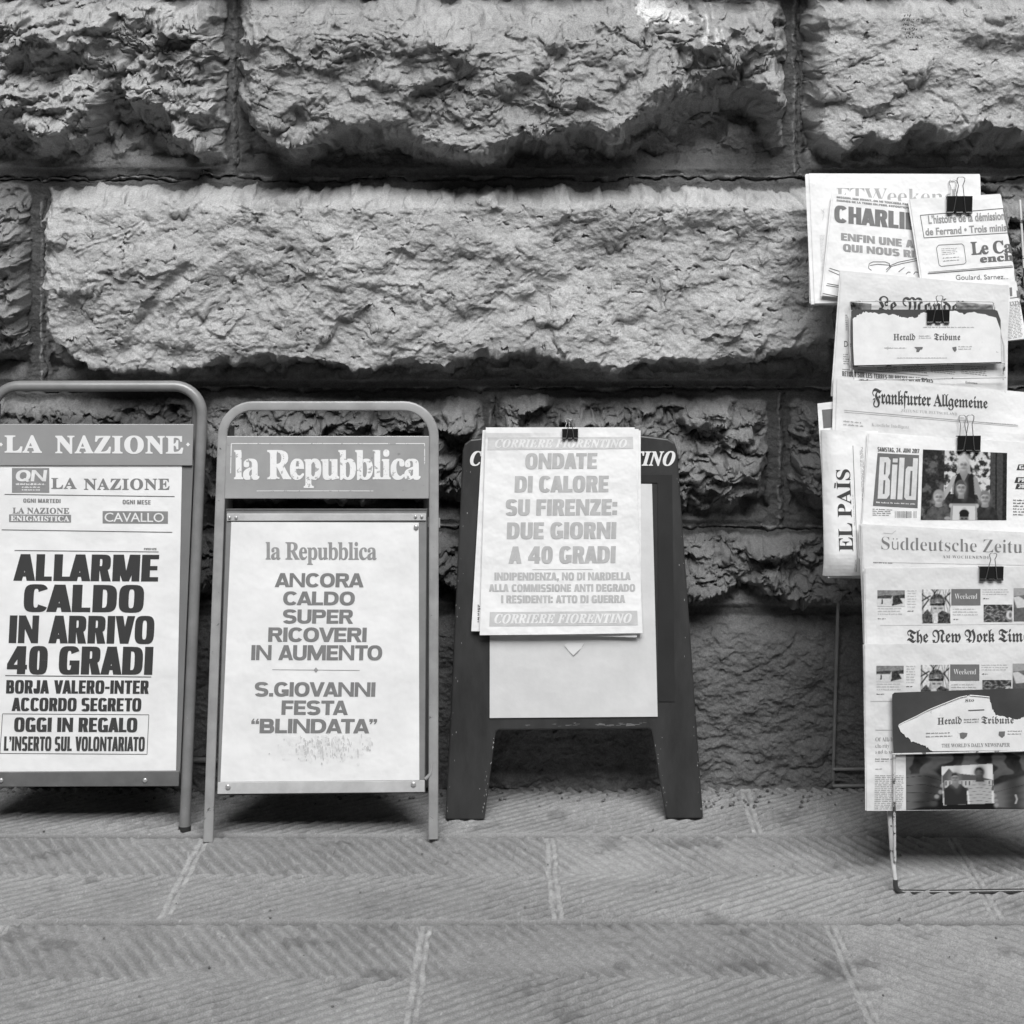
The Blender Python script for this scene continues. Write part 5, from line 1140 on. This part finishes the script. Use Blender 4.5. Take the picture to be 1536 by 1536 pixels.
    nyt(pl, t, 0, 0)
    p = Print(pl); p.text('The New York Times', [(1360, 946), (1553, 945), (1553, 962.5), (1360, 963.5)], 'frak', .006, .96); p.build('masthead', ink(.06), t, 14)
    p = Print(pl); p.line((1320, 938), (1560, 936), .4, 10); p.build('rule', ink(.45), t, 14)
    binder_clip(pl, 1486, 849.5, 869, 17.8, 829, 'lowest black binder clip on the rack, above the row of small pictures')
    pl = rplane(965, -.448, bul(.0014, 1.0))
    t = npaper('lowest newspaper on the rack with a picture of hands holding a snapshot', pl, [(1297, 966.5), (1612, 964), (1616, 1214), (1300, 1216)], 4, .0020, 1.2, grow=(1, 0))
    nyt(pl, t, -2, 113)
    E = lambda x, y: (1220 + x / 4.571, 1020 + y / 4.571)
    p = Print(pl); p.text('Of Allah,', [E(425, 392), E(552, 392), E(552, 420), E(425, 420)], 'serif', -.016); p.text('charity', [E(425, 436), E(520, 436), E(520, 464), E(425, 464)], 'serif', -.016); p.text('and taxes', [E(425, 477), E(556, 477), E(556, 504), E(425, 504)], 'serif', -.016); p.build('headline', ink(.16), t, 14)
    p = Print(pl); p.lines([E(422, 535), E(545, 535), E(545, 545), E(422, 545)], 1, .9, 70, 0, 6); p.lines([E(422, 552), E(515, 552), E(515, 560), E(422, 560)], 1, .7, 71, 0, 4); p.lines([E(422, 605), E(470, 605), E(470, 613), E(422, 613)], 1, .8, 72, 0, 3); p.line(E(425, 343), E(540, 343), .5); p.line(E(390, 145), E(540, 145), .4); p.build('small_text', ink(.22), t, 14)
    p = Print(pl); p.lines([E(420, 650), E(618, 650), E(614, 890), E(416, 890)], 19, .5, 73, .06, 4); p.build('column_text', ink(.30), t, 14)
    g = Pic(230, 80, .05)     # hands holding a snapshot
    st = sst(np.sin(g.x * 42 + fbm(g.x * 3, g.y * 2, 3, 101) * 7 + g.y * 2) * 1.5 + .2); g.mix(st * np.clip(1.0 - g.y * 1.15, 0, 1), .20); g.noise(.06, 9, 102)
    g.poly([(0, .72), (1, .72), (1, 1), (0, 1)], .022)
    W = 1.0 / (632 + 690)     # picture runs from x=632 to x=1954 in the enlarged crop
    X = lambda x: (x - 632) / 1322
    Yy = lambda y: (y - 500) / 390
    for x0, y0, x1, y1, r_ in ((640, 690, 880, 690, .085), (640, 740, 870, 765, .085), (640, 800, 850, 800, .075), (640, 860, 830, 845, .07)):
        g.line([(X(x0), Yy(y0)), (X((x0 + x1) / 2), Yy(min(y0, y1) - 8)), (X(x1), Yy(y1))], .0, .09)
        for k in range(13): f = k / 12; g.ell(X(x0 + (x1 - x0) * f), Yy(y0 + (y1 - y0) * f - 12 * math.sin(f * 3.14)), .026 - .010 * f, r_ * (1.15 - .45 * f), .13 + .07 * math.sin(f * 5 + 1), 2)
    for pts in ([(640, 722), (760, 716), (872, 742)], [(640, 772), (760, 768), (858, 785)], [(640, 830), (740, 835), (840, 822)], [(640, 668), (760, 655), (880, 690)]): g.line([(X(a), Yy(b_)) for a, b_ in pts], .0028, .02)
    for x, y in ((885, 725), (872, 768), (845, 798)): g.ell(X(x), Yy(y), .012, .035, .34)
    for x0, y0, x1, y1 in ((1225, 755, 1480, 690), (1240, 795, 1480, 760), (1250, 830, 1480, 800), (1255, 858, 1480, 850)):
        for k in range(15): f = k / 14; g.ell(X(x0 + (x1 - x0) * f), Yy(y0 + (y1 - y0) * f), .012 + .016 * f, .05 + .045 * f, .15 + .07 * math.sin(f * 6 + 1), 2)
        g.line([(X(x0 + 10), Yy(y0 + 20)), (X((x0 + x1) / 2), Yy((y0 + y1) / 2 + 22)), (X(x1), Yy(y1 + 24))], .0026, .02)
        g.ell(X(x0), Yy(y0), .011, .033, .34)
    g.line([(X(1385), Yy(790)), (X(1395), Yy(820)), (X(1385), Yy(850))], .004, .5)
    g.poly([(X(1480), 0.5), (1, .4), (1, 1), (X(1480), 1)], .09)
    q = [(878, 595), (1228, 580), (1240, 845), (890, 858)]; g.poly([(X(a), Yy(b)) for a, b in q], .66)
    g.poly([(X(885), Yy(660)), (X(930), Yy(608)), (X(960), Yy(640)), (X(1100), Yy(655)), (X(1232), Yy(690)), (X(1236), Yy(760)), (X(888), Yy(760))], .14); g.poly([(X(900), Yy(690)), (X(1225), Yy(690)), (X(1225), Yy(740)), (X(900), Yy(740))], .5)
    for k in range(12): g.poly([(X(905 + k * 27), Yy(695)), (X(913 + k * 27), Yy(695)), (X(913 + k * 27), Yy(725)), (X(905 + k * 27), Yy(725))], .1)
    g.poly([(X(892), Yy(758)), (X(930), Yy(722)), (X(965), Yy(708)), (X(1010), Yy(715)), (X(1050), Yy(748)), (X(1058), Yy(853)), (X(898), Yy(857))], .055)
    g.poly([(X(950), Yy(715)), (X(1000), Yy(715)), (X(985), Yy(745)), (X(972), Yy(740))], .22)
    g.poly([(X(1060), Yy(735)), (X(1105), Yy(690)), (X(1180), Yy(690)), (X(1222), Yy(735)), (X(1222), Yy(845)), (X(1075), Yy(852))], .45)
    for k in range(6): g.line([(X(1068), Yy(725 + k * 22)), (X(1140), Yy(718 + k * 22)), (X(1222), Yy(728 + k * 22))], .0022, .13)
    g.poly([(X(955), Yy(675)), (X(990), Yy(675)), (X(998), Yy(725)), (X(950), Yy(725))], .22); g.poly([(X(1122), Yy(645)), (X(1158), Yy(645)), (X(1172), Yy(700)), (X(1112), Yy(700))], .07)
    g.face(X(971), Yy(672), .0215, .36, .07); g.face(X(1138), Yy(640), .0225, .13, .015); g.ell(X(1130), Yy(638), .008, .03, .22, 4)
    g.lay(pl, [E(632, 500), E(1954, 490), E(1954, 884), E(634, 889)], 'photograph', t)
papers()

def grit():
    m = MB(); rr = random.Random(21)
    for i in range(420):
        if i < 300: x = rr.uniform(-1.3, 1.3); y = -.035 - abs(rr.gauss(0, .035)); r = rr.uniform(.0012, .0042)
        elif i < 350: x = rr.gauss(.46, .07); y = rr.gauss(-.10, .03); r = rr.uniform(.0015, .0050)
        else: x = rr.uniform(-1.2, 1.2); y = rr.uniform(-1.0, -.2); r = rr.uniform(.001, .0028)
        if y > -.02: continue
        a0 = rr.random() * 6.28; P = []
        for z, k in ((-.3, .8), (.25, 1.0), (.75, .55)):
            for j in range(5): a = a0 + j * 1.2566; P.append((x + math.cos(a) * r * k * rr.uniform(.7, 1.25), y + math.sin(a) * r * k * rr.uniform(.7, 1.25), z * r * rr.uniform(.7, 1.1) + .001))
        m.add(P, [tuple(range(10, 15))] + [(q * 5 + j, q * 5 + (j + 1) % 5, (q + 1) * 5 + (j + 1) % 5, (q + 1) * 5 + j) for q in (0, 1) for j in range(5)])
    o = m.build('grit', mat('stone_grit', .15, .9, var=.5, scale=60)); tag(o, 'loose grit and crumbs along the foot of the wall', 'grit', None, 'stuff')
grit()
# ------------------------------------------------------------------ pen scribble on the upper right stone
def scribble():
    V = []; Fc = []; rr = random.Random(12)
    m = MB()
    for i, (y, x0, x1) in enumerate(((24, 1356, 1366), (30, 1353, 1382), (37, 1354, 1370), (44, 1357, 1376), (51, 1356, 1372), (56, 1358, 1382))):
        x = x0
        while x < x1:
            pts = []
            for k in range(4): pts.append((x + rr.uniform(-.5, 2.2), y + rr.uniform(-2.2, 2.2)))
            P = []
            for a, b in pts:
                wx = CX + (a - CX) * .966; wy = HY + (b - HY) * .966; Y = wall_y(wx, wy)
                p = unproj(a, b, Y); P.append(p + np.array([0, -.004, 0]))
            m.tube(P, .0007, 4); x += rr.uniform(2.6, 4.2)
    o = m.build('pen_scribble', ink(.03), wall); o['label'] = 'small black handwritten scribble'
scribble()
